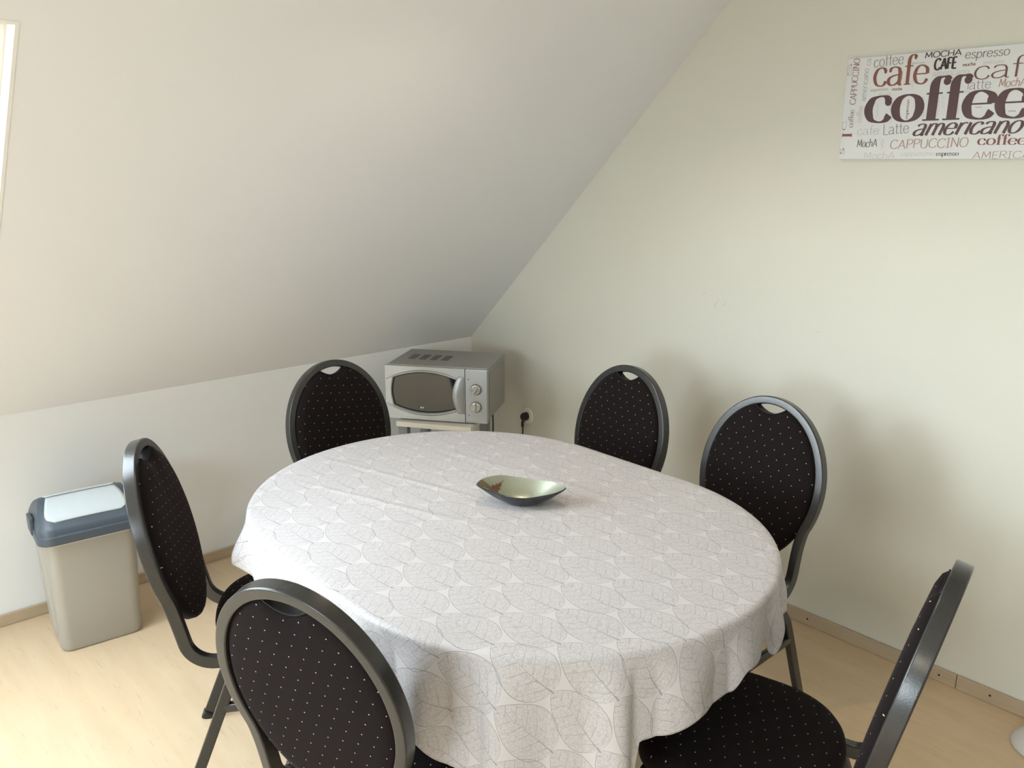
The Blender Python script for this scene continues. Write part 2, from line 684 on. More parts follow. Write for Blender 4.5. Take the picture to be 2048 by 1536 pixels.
# skirting boards
bl = bpy.data.objects.new('baseboard_left', None)
COL.objects.link(bl)
bl['kind'] = 'structure'
for x0, x1 in ((-6.39, -3.001), (-2.999, -0.8), (-0.798, -0.0125)):
    boxo('board', (x0, x1, -0.012, -0.0002, 0.0002, 0.044), M['skirt_a'], bl, bev=0.003)
br = bpy.data.objects.new('baseboard_right', None)
COL.objects.link(br)
br['kind'] = 'structure'
for y0, y1 in ((-2.4005, -0.0125), (-7.19, -2.4025)):
    boxo('board', (-0.012, -0.0002, y0, y1, 0.0002, 0.047), M['skirt_b'], br, bev=0.003)
for y, z in ((-1.894, 0.025), (-2.350, 0.024), (-2.501, 0.027), (-0.9, 0.025), (-3.1, 0.026)):
    bm = bmesh.new()
    cyl(bm, (-0.0118, y, z), (-1, 0, 0), 0.0035, 0.0035, 0.0008, 14)
    mk('screw_hole', bm, M['hole'], br)


# roof window, and a wider unseen one added for fill light
def slope_box(name, xa, xb, ya, yb, d0, d1, mat, parent):
    b_ = bmesh.new()
    a = [slope_pt(xa, ya, d0), slope_pt(xb, ya, d0), slope_pt(xb, yb, d0), slope_pt(xa, yb, d0)]
    c = [slope_pt(xa, ya, d1), slope_pt(xb, ya, d1), slope_pt(xb, yb, d1), slope_pt(xa, yb, d1)]
    loft(b_, [a, c])
    return mk(name, b_, mat, parent)


fw = 0.055
for nm, X0_, X1_ in (('window_1', WX0, WX1), ('fill_window_3', VX0, VX1)):
    w = bpy.data.objects.new(nm, None)
    COL.objects.link(w)
    w['kind'] = 'structure'
    for a in ((X0_, X0_ + fw, WY0, WY1), (X1_ - fw, X1_, WY0, WY1), (X0_ + fw, X1_ - fw, WY0, WY0 - fw * 0.72), (X0_ + fw, X1_ - fw, WY1 + fw * 0.72, WY1)):
        slope_box('window_frame', *a, 0.055, 0.110, M['pvc'], w)
    for a in ((X0_, X0_ + 0.008, WY0, WY1), (X1_ - 0.008, X1_, WY0, WY1), (X0_ + 0.008, X1_ - 0.008, WY0, WY0 - 0.006), (X0_ + 0.008, X1_ - 0.008, WY1 + 0.006, WY1)):
        slope_box('window_lining', *a, -0.0015, 0.0545, M['pvc'], w)
    slope_box('pane', X0_ + fw, X1_ - fw, WY0 - fw * 0.72, WY1 + fw * 0.72, 0.080, 0.084, M['glass'], w)
w4 = bpy.data.objects.new('fill_window_2', None)  # added out-of-view window, frontal fill for gable wall and slope
COL.objects.link(w4)
w4['kind'] = 'structure'
fm = (fy0 + fy1) / 2
for a in ((fy0, fy0 + 0.06, fz0, fz1), (fy1 - 0.06, fy1, fz0, fz1), (fm - 0.03, fm + 0.03, fz0 + 0.06, fz1 - 0.06), (fy0 + 0.06, fy1 - 0.06, fz0, fz0 + 0.06), (fy0 + 0.06, fy1 - 0.06, fz1 - 0.06, fz1)):
    boxo('window_frame', (RX0 - 0.09, RX0 - 0.03, a[0], a[1], a[2], a[3]), M['pvc'], w4)
for a in ((fy0 + 0.06, fm - 0.03), (fm + 0.03, fy1 - 0.06)):
    boxo('pane', (RX0 - 0.062, RX0 - 0.058, a[0], a[1], fz0 + 0.06, fz1 - 0.06), M['glass'], w4)

# pendant lamp over the table, above the frame
pl = thing('pendant_lamp', 'ceiling pendant lamp hanging over the oval table, above the picture', 'lamp', (-1.15, -1.75, 0))
bm = bmesh.new()
cyl(bm, (0, 0, 2.43), (0, 0, 1), 0.05, 0.05, 0.018, 24, 0.004)
mk('ceiling_rose', bm, M['pvc'], pl)
bm = bmesh.new()
cyl(bm, (0, 0, 2.22), (0, 0, 1), 0.004, 0.004, 0.21, 10)
mk('cable', bm, M['black'], pl)
bm = bmesh.new()
rings = []
for z, r in ((2.22, 0.03), (2.215, 0.05), (2.14, 0.13), (2.10, 0.155), (2.097, 0.153), (2.138, 0.127), (2.21, 0.045)):
    rings.append([Vector((r * math.cos(2 * PI * i / 36), r * math.sin(2 * PI * i / 36), z)) for i in range(36)])
loft(bm, rings, True, False, True)
mk('lamp_shade', bm, M['pvc'], pl, smooth=True)

# ------------------------------------------------------------------ table
TCX, TCY, TR, TH = -1.320, -1.735, 0.512, 0.18
TTOP = 0.755


def stadium(r, n, z, off=0.0):
    """perimeter points (direction angle based); returns list (point, normal)"""
    out = []
    tot = 2 * PI * TR + 4 * TH
    for i in range(n):
        s = tot * i / n
        # start at +x side going counter-clockwise, from (TR,-TH)
        if s < 2 * TH:
            p, nn = Vector((TR, -TH + s, 0)), Vector((1, 0, 0))
        elif s < 2 * TH + PI * TR:
            a = (s - 2 * TH) / TR
            nn = Vector((math.cos(a), math.sin(a), 0))
            p = nn * TR + Vector((0, TH, 0))
        elif s < 4 * TH + PI * TR:
            p, nn = Vector((-TR, TH - (s - 2 * TH - PI * TR), 0)), Vector((-1, 0, 0))
        else:
            a = PI + (s - 4 * TH - PI * TR) / TR
            nn = Vector((math.cos(a), math.sin(a), 0))
            p = nn * TR + Vector((0, -TH, 0))
        out.append((p + nn * (r - TR) + Vector((0, 0, z)), nn))
    return out


table = thing('dining_table', 'oval dining table under the leaf-print cloth, on a pedestal', 'table', (TCX, TCY, 0))
bm = bmesh.new()
rr = [[p for p, _ in stadium(TR - 0.012, 96, 0.727)], [p for p, _ in stadium(TR - 0.006, 96, 0.729)], [p for p, _ in stadium(TR - 0.004, 96, 0.736)],
      [p for p, _ in stadium(TR - 0.004, 96, 0.747)], [p for p, _ in stadium(TR - 0.009, 96, 0.7535)]]
loft(bm, rr)
mk('tabletop', bm, M['table_wood'], table)
bm = bmesh.new()
rings = []
for z, r in ((0.05, 0.10), (0.10, 0.075), (0.20, 0.055), (0.45, 0.05), (0.62, 0.055), (0.68, 0.10), (0.727, 0.14)):
    rings.append([Vector((r * math.cos(2 * PI * i / 32), r * math.sin(2 * PI * i / 32), z)) for i in range(32)])
loft(bm, rings)
mk('column', bm, M['table_wood'], table, smooth=True)
bm = bmesh.new()
cyl(bm, (0, 0, 0), (0, 0, 1), 0.23, 0.12, 0.05, 40, 0.01)
mk('pedestal_foot', bm, M['table_wood'], table, smooth=True)


# cloth
def smooth01(t):
    t = max(0.0, min(1.0, t))
    return t * t * (3 - 2 * t)


DROPS = [(-180, .135), (-168, .150), (-158, .165), (-146, .19), (-138, .25), (-130, .37), (-122, .43), (-114, .42), (-109.5, .30), (-108, .185), (-98, .160), (-91.5, .150), (-88, .112),
         (-80, .102), (-77.5, .150), (-75, .112), (-70, .128), (-66, .13), (-55, .14), (0, .15), (40, .16), (90, .13), (130, .13), (143, .12), (150, .14), (165, .13), (180, .135)]


def drop(a):
    for (a0, d0), (a1, d1) in zip(DROPS, DROPS[1:]):
        if a0 <= a <= a1:
            t = (a - a0) / (a1 - a0)
            return d0 + (d1 - d0) * smooth01(t)
    return 0.13


# fold ridges: (angle, half-width deg, outward amount)
FOLDS = [(-176, 5, .006), (-160, 4, .016), (-151, 3.5, -.010), (-144, 4, .024), (-136, 3.5, -.014), (-129, 4, .020), (-120, 5, -.006), (-113, 3.0, .022), (-108.0, 2.2, -.022),
         (-101, 5, .016), (-93.5, 3.0, -.012), (-87, 5, .018), (-80, 2.6, -.016), (-75.5, 3, .022), (-70, 2.4, -.016), (-64, 3, .018), (-56, 4, -.010),
         (-40, 6, .012), (-20, 6, .01), (20, 6, .01), (45, 5, .015), (70, 5, .012), (95, 5, .012), (120, 5, .012), (134, 4, .010),
         (142.5, 3.4, .040), (150, 3.0, -.014), (156, 4.0, .012), (164, 5, .008), (172, 5, -.004)]
CREASES = [((-1.60, -1.22), (-1.36, -1.95), .0022, .008), ((-1.16, -1.20), (-1.02, -2.0), .0018, .009), ((-1.45, -1.10), (-1.28, -1.75), .0014, .010),
           ((-1.75, -1.55), (-1.30, -1.42), .0012, .010), ((-1.0, -1.5), (-1.22, -2.2), .0010, .012)]


def crease(x, y):
    h = 0
    for (ax, ay), (bx, by), amp, wd in CREASES:
        dx, dy = bx - ax, by - ay
        L2 = dx * dx + dy * dy
        t = ((x - ax) * dx + (y - ay) * dy) / L2
        if -0.1 < t < 1.1:
            d = abs((x - ax) * dy - (y - ay) * dx) / math.sqrt(L2)
            e = smooth01((t + .1) / .3) * smooth01((1.1 - t) / .3)
            h += amp * e * math.exp(-(d / wd) ** 2)
    return h


NA = 720
per = stadium(TR, NA, 0)
bm = bmesh.new()
uvl = bm.loops.layers.uv.new('UVMap')
rings = []
uvs = {}
fr = [0.0, 0.02] + [0.02 + 0.98 * (i / 44) for i in range(1, 45)]


def ring_add(pts, uvp):
    vs = []
    for p, u in zip(pts, uvp):
        v = bm.verts.new(p)
        uvs[v] = u
        vs.append(v)
    rings.append(vs)


for f in fr[1:]:
    pts, uu = [], []
    for p, nn in per:
        core = Vector((0, max(-TH, min(TH, p.y)), 0))
        q = p * f
        wx, wy = q.x + TCX, q.y + TCY
        z = TTOP + 0.0012 + crease(wx, wy) * smooth01((1 - f) / 0.05)
        if f > 0.985:
            z -= 0.0006
        pts.append(Vector((q.x, q.y, z)))
        uu.append((wx, wy))
    ring_add(pts, uu)
NH = 34
for k in range(1, NH + 1):
    pts, uu = [], []
    for p, nn in per:
        a = math.degrees(math.atan2(p.y, p.x))
        D = drop(a)
        s = D * (k / NH)
        rad = 0.009
        arc = rad * PI / 2
        if s < arc:
            th = s / rad
            out = rad * math.sin(th)
            dz = rad * (1 - math.cos(th))
        else:
            out = rad
            dz = rad + (s - arc)
        ru = 0.0
        for fa, fwid, amp in FOLDS:
            for w in (-360, 0, 360):
                d = (a - fa + w) / fwid
                if abs(d) < 3:
                    ru += amp * math.exp(-d * d)
        gate = smooth01(s / 0.11) * (1.0 + max(0.0, s - 0.12) * 2.0)
        o = out + max(ru * gate, -0.002) * 1.0 + 0.05 * max(0, s - .02) * 0.6 + 0.002
        tang = Vector((-nn.y, nn.x, 0))
        sway = 0.35 * ru * gate * math.sin(math.radians(a * 9))
        q = p + nn * o + tang * sway
        pts.append(Vector((q.x, q.y, TTOP + 0.0006 - dz)))
        fl = p + nn * s
        uu.append((fl.x + TCX, fl.y + TCY))
    ring_add(pts, uu)
c0 = bm.verts.new((0, 0, TTOP + 0.0012))
uvs[c0] = (TCX, TCY)
for i in range(NA):
    bm.faces.new((c0, rings[0][i], rings[0][(i + 1) % NA]))
for a, b2 in zip(rings, rings[1:]):
    for i in range(NA):
        j = (i + 1) % NA
        bm.faces.new((a[i], b2[i], b2[j], a[j]))
for f in bm.faces:
    for l in f.loops:
        l[uvl].uv = uvs[l.vert]
cl = mk('tablecloth', bm, M['cloth'], smooth=True, label='off-white tablecloth with grey skeleton leaf print draped over the oval table', cat='tablecloth', loc=(TCX, TCY, 0))
sd = cl.modifiers.new('thickness', 'SOLIDIFY')
sd.thickness = 0.0008
sd.offset = 1

# ------------------------------------------------------------------ glass dish
BX, BY, BZ = -1.236, -1.738, 0.7572
bowl = thing('glass_dish', 'small curved glass dish, silvery green inside with a brown tower, on the tablecloth', 'bowl', (BX, BY, BZ), math.atan2(-.664, .748))
rim_c = [(-.117, -.008, .054), (-.098, .024, .056), (-.058, .047, .0545), (-.015, .050, .048), (.028, .044, .044), (.075, .020, .046), (.103, -.012, .0485), (.104, -.028, .0475), (.088, -.040, .043), (.055, -.050, .038), (.0, -.057, .033), (-.045, -.046, .036), (-.082, -.028, .043), (-.108, -.018, .050)]
rim = catmull(rim_c[::-1], 6, True)
NB = len(rim)


def bowl_ring(f, off=0.0):
    """f 0 base edge .. 1 rim; off = offset outward/down"""
    out = []
    for p in rim:
        a = math.atan2(p.y, p.x)
        base = Vector((0.036 * math.cos(a), 0.021 * math.sin(a) - 0.008, 0.0035))
        g = f
        h = f ** 1.35
        q = Vector((base.x + (p.x - base.x) * g, base.y + (p.y - base.y) * g, base.z + (p.z - base.z) * h))
        if off:
            d = Vector((q.x, q.y, 0))
            d = d.normalized() * off * 0.45
            q += Vector((d.x, d.y, -off * 0.85))
        out.append(q)
    return out


bm = bmesh.new()
rg = [bowl_ring(i / 12) for i in range(13)]
loft(bm, rg, True, True, False)
mk('inner_surface', bm, M['bowl_in'], bowl, smooth=True)
bm = bmesh.new()
rg = [bowl_ring(i / 12, 0.0034) for i in range(13)] + [bowl_ring(1.0, 0.0004)]
loft(bm, rg, True, True, False)
mk('outer_surface', bm, M['bowl_out'], bowl, smooth=True, label='black glossy outside of the dish')


def on_bowl(fa, f):
    """fa = rim index (float), f as above -> lifted 0.3 mm"""
    i = int(math.floor(fa)) % NB
    t = fa - math.floor(fa)
    r = bowl_ring(f)
    p = r[i].lerp(r[(i + 1) % NB], t)
    p += Vector((-p.x, -p.y, 0)).normalized() * 0.0004 + Vector((0, 0, 0.0005))
    return p


# find rim indices by direction
def rim_idx(x, y):
    return min(range(NB), key=lambda i: (rim[i].x - x) ** 2 + (rim[i].y - y) ** 2)


ia = rim_idx(-.10, .022)
ib = rim_idx(-.02, .050)
# decals are small strips that follow the inner surface
def decal(name, quads, mat, label=None):
    b_ = bmesh.new()
    for q in quads:
        n = 5
        (a0, f0), (a1, f1), (a2, f2), (a3, f3) = q
        g = []
        for i in range(n + 1):
            row = []
            for j in range(n + 1):
                s, t = i / n, j / n
                fa = (a0 * (1 - s) + a1 * s) * (1 - t) + (a3 * (1 - s) + a2 * s) * t
                ff = (f0 * (1 - s) + f1 * s) * (1 - t) + (f3 * (1 - s) + f2 * s) * t
                row.append(b_.verts.new(on_bowl(fa, ff)))
            g.append(row)
        for i in range(n):
            for j in range(n):
                b_.faces.new((g[i][j], g[i + 1][j], g[i + 1][j + 1], g[i][j + 1]))
    return mk(name, b_, mat, bowl, smooth=True, label=label)


il = rim_idx(-.117, -.008)
it = rim_idx(-.070, .044)


def rect(a0, a1, f0, f1, sh=0.0):
    return ((a0, f0), (a1, f0), (a1 + sh, f1), (a0 + sh, f1))


d_ = 1 if it > il else -1


def T(k):
    return il + d_ * k


SURF = []
for i_ in range(NB):
    for j_ in range(0, 61):
        p_ = on_bowl(i_, j_ / 60)
        SURF.append(p_)


def surf(x, y):
    near = sorted(SURF, key=lambda p: (p.x - x) ** 2 + (p.y - y) ** 2)[:4]
    ws = [1 / (1e-6 + (p.x - x) ** 2 + (p.y - y) ** 2) for p in near]
    return Vector((x, y, sum(p.z * w for p, w in zip(near, ws)) / sum(ws) + 0.0002))


def tower():
    b_ = bmesh.new()
    ax, ay, bx_, by_ = -0.090, -0.012, -0.050, 0.041
    L_ = math.hypot(bx_ - ax, by_ - ay)
    ux, uy = (bx_ - ax) / L_, (by_ - ay) / L_
    prof = [(0, .0085), (.16, .0080), (.30, .0074), (.42, .0070), (.43, .0090), (.50, .0090), (.51, .0058), (.62, .0052), (.63, .0066), (.67, .0066), (.68, .0034), (.78, .0030), (.79, .0036), (.82, .0010), (1.0, .0004)]
    rows = []
    for t, hw in prof:
        row = []
        for k in range(5):
            q = 1.05 * (-hw + 2 * hw * k / 4)
            row.append(b_.verts.new(surf(ax + ux * L_ * t - uy * q, ay + uy * L_ * t + ux * q)))
        rows.append(row)
    for r0, r1 in zip(rows, rows[1:]):
        for k in range(4):
            b_.faces.new((r0[k], r0[k + 1], r1[k + 1], r1[k]))
    return mk('tower_print', b_, M['tower'], bowl, label='brown church tower picture')


tower()
decal('edge_band', [((T(-1.5), .55), (T(4.5), .55), (T(4.2), .985), (T(-1.5), .985)), ((T(4.5), .55), (T(5.6), .40), (T(4.9), .75), (T(4.2), .985))], M['olive'], 'olive brown band')

# ------------------------------------------------------------------ chairs
LEAN = math.radians(12.47)
ZT = 0.928
NBK = Vector((math.cos(LEAN), 0, math.sin(LEAN)))      # normal of the back plane, towards the sitter


def bp(w, s, off=0.0):
    """back plane point: w sideways (left +), s distance down from the top (negative)"""
    return Vector((-s * math.sin(LEAN), w, ZT + s * math.cos(LEAN))) + NBK * off


def frame_path():
    a, b = 0.188, 0.232
    sc = -0.243
    left = []
    dax = []
    # oval from the top to just under the waist
    th_end = math.radians(-24)
    n = 30
    for i in range(n + 1):
        th = PI / 2 + (th_end - PI / 2) * i / n
        left.append((a * math.cos(th), sc + b * math.sin(th)))
    w0 = 0.157
    e = left[-1]
    ctrl = [left[-3], left[-1], (e[0] - 0.0085, e[1] - 0.024), (w0 + 0.0022, e[1] - 0.052), (w0, e[1] - 0.088), (w0, -0.478)]
    cm = catmull([(x, y, 0) for x, y in ctrl], 6)
    pts2 = left[:-1] + [(p.x, p.y) for p in cm[6:]]
    pts = [bp(w, s) for w, s in pts2]
    dax = [NBK.copy() for _ in pts]
    # bend forward
    T0 = Vector((math.sin(LEAN), 0, -math.cos(LEAN)))
    p0 = pts[-1]
    zr = 0.4015
    R = 0.072
    # arc centre so that the arc ends horizontal
    ang = PI / 2 - LEAN
    drop_arc = R * (1 - math.sin(LEAN))
    need = (p0.z - zr - drop_arc) / math.cos(LEAN)
    p1 = p0 + T0 * need
    pts.append(p1)
    dax.append(NBK.copy())
    c = p1 + NBK * R
    for i in range(1, 11):
        th = ang * i / 10
        v = -NBK * math.cos(th) + T0 * math.sin(th)
        pts.append(c + v * R)
        dax.append(-v)
    last = pts[-1]
    pts.append(Vector((0.500, last.y, last.z)))
    dax.append(Vector((0, 0, 1)))
    # mirror for the other side
    right = [Vector((p.x, -p.y, p.z)) for p in pts]
    full = right[::-1][:-1] + pts
    fd = dax[::-1][:-1] + dax
    return full, fd


def pad_outline(a, b, n=96):
    sc = -0.243
    out = []
    for i in range(n):
        th = 2 * PI * i / n + PI / 2
        w = a * math.cos(th)
        s = sc + (b if math.sin(th) < 0 else b - 0.021) * math.sin(th)
        cut = -0.051 + w * w * 8.0
        s = min(s, cut)
        # flatter waist, slightly narrower foot
        if s < sc:
            k = (sc - s) / b
            w *= 1 - 0.05 * k * k
        out.append((w, s))
    return out


def pad_mesh():
    bm_ = bmesh.new()
    uvl_ = bm_.loops.layers.uv.new('UVMap')
    ol_ = pad_outline(0.1765, 0.2420)
    cw, cs = 0.0, -0.262
    def ring(f, off):
        return [bp(cw + (w - cw) * f, cs + (s - cs) * f, off) for w, s in ol_]
    prof = [(0.02, -0.017), (0.5, -0.0165), (0.85, -0.0145), (0.96, -0.011), (1.0, -0.005), (1.0, 0.012), (0.985, 0.020), (0.95, 0.0265), (0.86, 0.0315), (0.6, 0.0345), (0.3, 0.0355), (0.02, 0.036)]
    loft(bm_, [ring(f, o) for f, o in prof])
    T0 = Vector((-math.sin(LEAN), 0, math.cos(LEAN)))
    for f in bm_.faces:
        for l in f.loops:
            l[uvl_].uv = (l.vert.co.y, l.vert.co.dot(T0))
    return bm_


def seat_mesh():
    bm_ = bmesh.new()
    uvl_ = bm_.loops.layers.uv.new('UVMap')
    n = 96
    cx_ = 0.347
    ol_ = []
    for i in range(n):
        th = 2 * PI * i / n
        c_, s_ = math.cos(th), math.sin(th)
        ex = 3.4 if c_ > 0 else 2.25
        x = math.copysign(abs(c_) ** (2 / ex), c_) * 0.190
        y = math.copysign(abs(s_) ** (2 / (3.2 if c_ > 0 else 2.4)), s_) * 0.203
        ol_.append((cx_ + x, y))
    def ring(f, z):
        return [Vector((cx_ + (x - cx_) * f, y * f, z)) for x, y in ol_]
    prof = [(0.02, 0.424), (0.9, 0.424), (0.975, 0.427), (1.0, 0.436), (1.004, 0.452), (0.99, 0.467), (0.955, 0.477), (0.88, 0.483), (0.6, 0.488), (0.3, 0.4895), (0.02, 0.490)]
    loft(bm_, [ring(f, z) for f, z in prof])
    for f in bm_.faces:
        for l in f.loops:
            l[uvl_].uv = (l.vert.co.x, l.vert.co.y)
    return bm_


def crisp(o):
    m_ = o.modifiers.new('weighted_normals', 'WEIGHTED_NORMAL')
    m_.weight = 80
    m_.keep_sharp = False
    return o


def bar(bm_, p, q, w, d, r, dax):
    p, q = Vector(p), Vector(q)
    sweep(bm_, [p, p.lerp(q, 0.5), q], dax, w, d, r)


def make_chair(label):
    t = thing('dining_chair', label, 'chair', group='black round-backed chairs around the table')
    bm_ = bmesh.new()
    path, dx = frame_path()
    sweep(bm_, path, dx, 0.0235, 0.031, 0.0038)
    crisp(mk('back_frame', bm_, M['frame'], t, smooth=True))
    mk('backrest', pad_mesh(), M['fabric'], t, smooth=True)
    # plastic hand-hold trim under the opening
    bm_ = bmesh.new()
    pth = []
    for i in range(17):
        w = -0.050 + 0.100 * i / 16
        pth.append(bp(w, -0.0505 + w * w * 8.0, 0.004))
    sweep(bm_, pth, NBK, 0.003, 0.030, 0.001)
    mk('handle_trim', bm_, M['trim'], t, smooth=True)
    mk('seat', seat_mesh(), M['fabric'], t, smooth=True)
    bm_ = bmesh.new()
    box(bm_, 0.19, 0.50, -0.145, 0.145, 0.412, 0.4235, bev=0.003)
    mk('seat_board', bm_, M['black'], t)
    for sgn in (1, -1):
        y = 0.188 * sgn
        yf = 0.206 * sgn
        bm_ = bmesh.new()
        pts = catmull([(0.068, yf, 0.012), (0.128, yf, 0.16), (0.185, yf, 0.305), (0.212, yf - 0.003 * sgn, 0.372), (0.232, y, 0.402)], 5)
        sweep(bm_, pts, Vector((1, 0, -0.35)).normalized(), 0.019, 0.027, 0.0032)
        lg = crisp(mk('leg', bm_, M['frame'], t, smooth=True))
        bm_ = bmesh.new()
        bar(bm_, (0.0625, yf, 0.0), (0.0705, yf, 0.020), 0.023, 0.031, 0.006, Vector((1, 0, -0.35)))
        mk('foot_cap', bm_, M['black'], lg, smooth=True)
        bm_ = bmesh.new()
        bar(bm_, (0.117, yf, 0.092), (0.126, yf, 0.112), 0.014, 0.012, 0.003, Vector((1, 0, -0.35)))
        mk('stacking_bumper', bm_, M['black'], lg, smooth=True)
        bm_ = bmesh.new()
        pts = catmull([(0.505, yf, 0.012), (0.480, yf, 0.16), (0.453, yf, 0.305), (0.436, yf - 0.003 * sgn, 0.372), (0.425, y, 0.402)], 5)
        sweep(bm_, pts, Vector((1, 0, 0.35)).normalized(), 0.019, 0.027, 0.0032)
        lg = crisp(mk('leg', bm_, M['frame'], t, smooth=True))
        bm_ = bmesh.new()
        bar(bm_, (0.507, yf, 0.0), (0.503, yf, 0.020), 0.023, 0.031, 0.006, Vector((1, 0, 0.35)))
        mk('foot_cap', bm_, M['black'], lg, smooth=True)
        bm_ = bmesh.new()
        bar(bm_, (0.190, yf, 0.302), (0.450, yf, 0.302), 0.019, 0.024, 0.005, Vector((0, 0, 1)))
        st = crisp(mk('stretcher', bm_, M['frame'], t, smooth=True))
        bm_ = bmesh.new()
        cyl(bm_, (0.395, yf, 0.292), (0, 0, -1), 0.006, 0.005, 0.012, 14, 0.0015)
        mk('stacking_bumper', bm_, M['black'], st, smooth=True)
    for x in (0.26, 0.47):
        bm_ = bmesh.new()
        bar(bm_, (x, -0.160, 0.402), (x, 0.160, 0.402), 0.020, 0.020, 0.004, Vector((0, 0, 1)))
        mk('cross_bar', bm_, M['frame'], t, smooth=True)
    return t


def copy_tree(o, parent=None):
    c = o.copy()
    COL.objects.link(c)
    if parent:
        c.parent = parent
    for ch in list(o.children):
        copy_tree(ch, c)
    return c


CH = [
    (-2.048, -2.049, 22.2, 'nearest black dotted chair seen from behind, its round back the largest in view'),
    (-1.977, -1.130, -31.0, 'black dotted chair seen from the side next to the grey waste bin'),
    (-1.162, -0.655, -88.8, 'black round-backed chair behind the table, directly left of the microwave'),
    (-0.438, -1.408, 178.1, 'black dotted chair against the green wall, farther back, beside the wall socket'),
    (-0.425, -1.945, 181.0, 'black dotted chair against the green wall, the nearer and larger of the two there'),
    (-1.163, -2.761, 103.2, 'black chair at the lower right seen edge-on, dotted seat in full view beside the cloth'),
]
proto = make_chair(CH[0][3])
for i, (x, y, r, lab) in enumerate(CH):
    c = proto if i == 0 else copy_tree(proto)
    c.location = (x, y, 0)
    c.rotation_euler = (0, 0, math.radians(r))
    c['label'] = lab

# ------------------------------------------------------------------ waste bin
wb = thing('waste_bin', 'grey plastic waste bin with dark slate lid and pale swing flap by the white wall', 'bin', (-1.905, -0.262, 0), math.radians(-5.0))


def rr_ring(w, d, r, z, n=7, cx_=0.0, cy_=0.0):
    return [Vector((cx_ + a, cy_ + b_, z)) for a, b_ in rrect_sec(w, d, r, n)]


bm = bmesh.new()
prof = [(0.0, 0.242, 0.170, .028), (0.002, 0.252, 0.180, .032), (0.012, 0.258, 0.186, .034), (0.15, 0.267, 0.206, .036), (0.32, 0.276, 0.228, .038), (0.395, 0.283, 0.238, .039), (0.430, 0.285, 0.242, .04)]
loft(bm, [rr_ring(w, d, r, z) for z, w, d, r in prof])
mk('bin_body', bm, M['bin'], wb, smooth=True)
bm = bmesh.new()
loft(bm, [rr_ring(0.286, 0.243, .04, 0.396), rr_ring(0.293, 0.250, .042, 0.400), rr_ring(0.294, 0.251, .042, 0.418)], True, False, False)
mk('bin_rim', bm, M['rim'], wb, smooth=True)
# moulded grip column on the left side
bm = bmesh.new()
a = [(-0.1310, 0.06), (-0.1355, 0.16), (-0.143, 0.39)]
rings = []
for x, z in a:
    rings.append([Vector((x - 0.006, -0.045, z)), Vector((x - 0.006, 0.045, z)), Vector((x + 0.01, 0.055, z)), Vector((x + 0.01, -0.055, z))])
loft(bm, rings)
mk('side_grip', bm, M['bin'], wb)
# lid ring
bm = bmesh.new()
H0, H1, HT = 0.405, 0.446, 0.522


def lid_ring(f, z, w=0.312, d=0.276, r=0.045, dome=0.0):
    """f 0 = full outline, 1 = ridge along x"""
    out = []
    for x, y in rrect_sec(w, d, r, 7):
        xx = x * (1 - f * 0.175)
        yy = y * (1 - f)
        out.append(Vector((xx, yy, z)))
    return out


def lid_z(f):
    return H1 + 0.006 + (HT - H1 - 0.006) * math.sin(min(1, f) * PI / 2) ** 0.9


rings = [rr_ring(0.310, 0.272, .044, H0), rr_ring(0.316, 0.279, .046, H0 + 0.001), rr_ring(0.316, 0.279, .046, H0 + 0.003), rr_ring(0.3165, 0.2795, .046, H1 - 0.014), rr_ring(0.314, 0.277, .046, H1 - 0.011),
         rr_ring(0.307, 0.269, .044, H1 - 0.010), rr_ring(0.306, 0.268, .044, H1 - 0.009), rr_ring(0.303, 0.265, .043, H1 + 0.006)]
for f in (0.06, 0.16, 0.3, 0.45, 0.6, 0.75, 0.88, 0.97):
    rings.append([Vector((x * (1 - f * 0.165) * 0.303 / 0.312, y * (1 - f) * 0.265 / 0.276, lid_z(f))) for x, y in rrect_sec(0.312, 0.276, 0.045, 7)])
loft(bm, rings, True, False, True)
lid_o = mk('lid', bm, M['slate'], wb, smooth=True)
wm = lid_o.modifiers.new('weighted_normals', 'WEIGHTED_NORMAL')


def flap(sgn):
    """swing flap panel lying on the roof of the lid"""
    b_ = bmesh.new()
    n, m_ = 22, 10
    g = []
    for j in range(m_ + 1):
        v = j / m_
        f = 0.955 - (0.955 - 0.17) * v             # from ridge to edge
        y = 0.1325 * (1 - f)
        hw = 0.1515 * (1 - f * 0.165) - 0.016 - 0.006 * (1 - v)
        if v > 0.72:                                 # rounded corners
            t = (v - 0.72) / 0.28
            hw -= 0.030 * (1 - math.sqrt(max(0, 1 - t * t)))
        row = []
        for i in range(n + 1):
            u = -1 + 2 * i / n
            row.append(Vector((u * hw, sgn * y, lid_z(f) + 0.0035 + 0.0015 * (1 - u * u))))
        g.append(row)
    top = [[b_.verts.new(p) for p in r] for r in g]
    bot = [[b_.verts.new(p - Vector((0, 0, 0.004))) for p in r] for r in g]
    for q in (top, bot):
        for j in range(m_):
            for i in range(n):
                b_.faces.new((q[j][i], q[j][i + 1], q[j + 1][i + 1], q[j + 1][i]))
    def edge(A, B):
        for k in range(len(A) - 1):
            b_.faces.new((A[k], A[k + 1], B[k + 1], B[k]))
    edge(top[0], bot[0]); edge(top[-1], bot[-1])
    edge([r[0] for r in top], [r[0] for r in bot]); edge([r[-1] for r in top], [r[-1] for r in bot])
    return mk('swing_flap', b_, M['flap'], wb, smooth=True, label='pale blue-grey swing flap')


flap(-1)
flap(1)
bm = bmesh.new()
box(bm, -0.163, -0.150, -0.030, 0.040, 0.415, 0.472, bev=0.004)
mk('lid_latch', bm, M['slate'], wb)

# ------------------------------------------------------------------ stool under the microwave
ang = math.atan2(-0.815, 0.58)
st = thing('side_stand', 'small stand with cream top and grey legs under the microwave', 'stand', (-0.660, -0.302, 0), math.atan2(-0.283, 0.181))
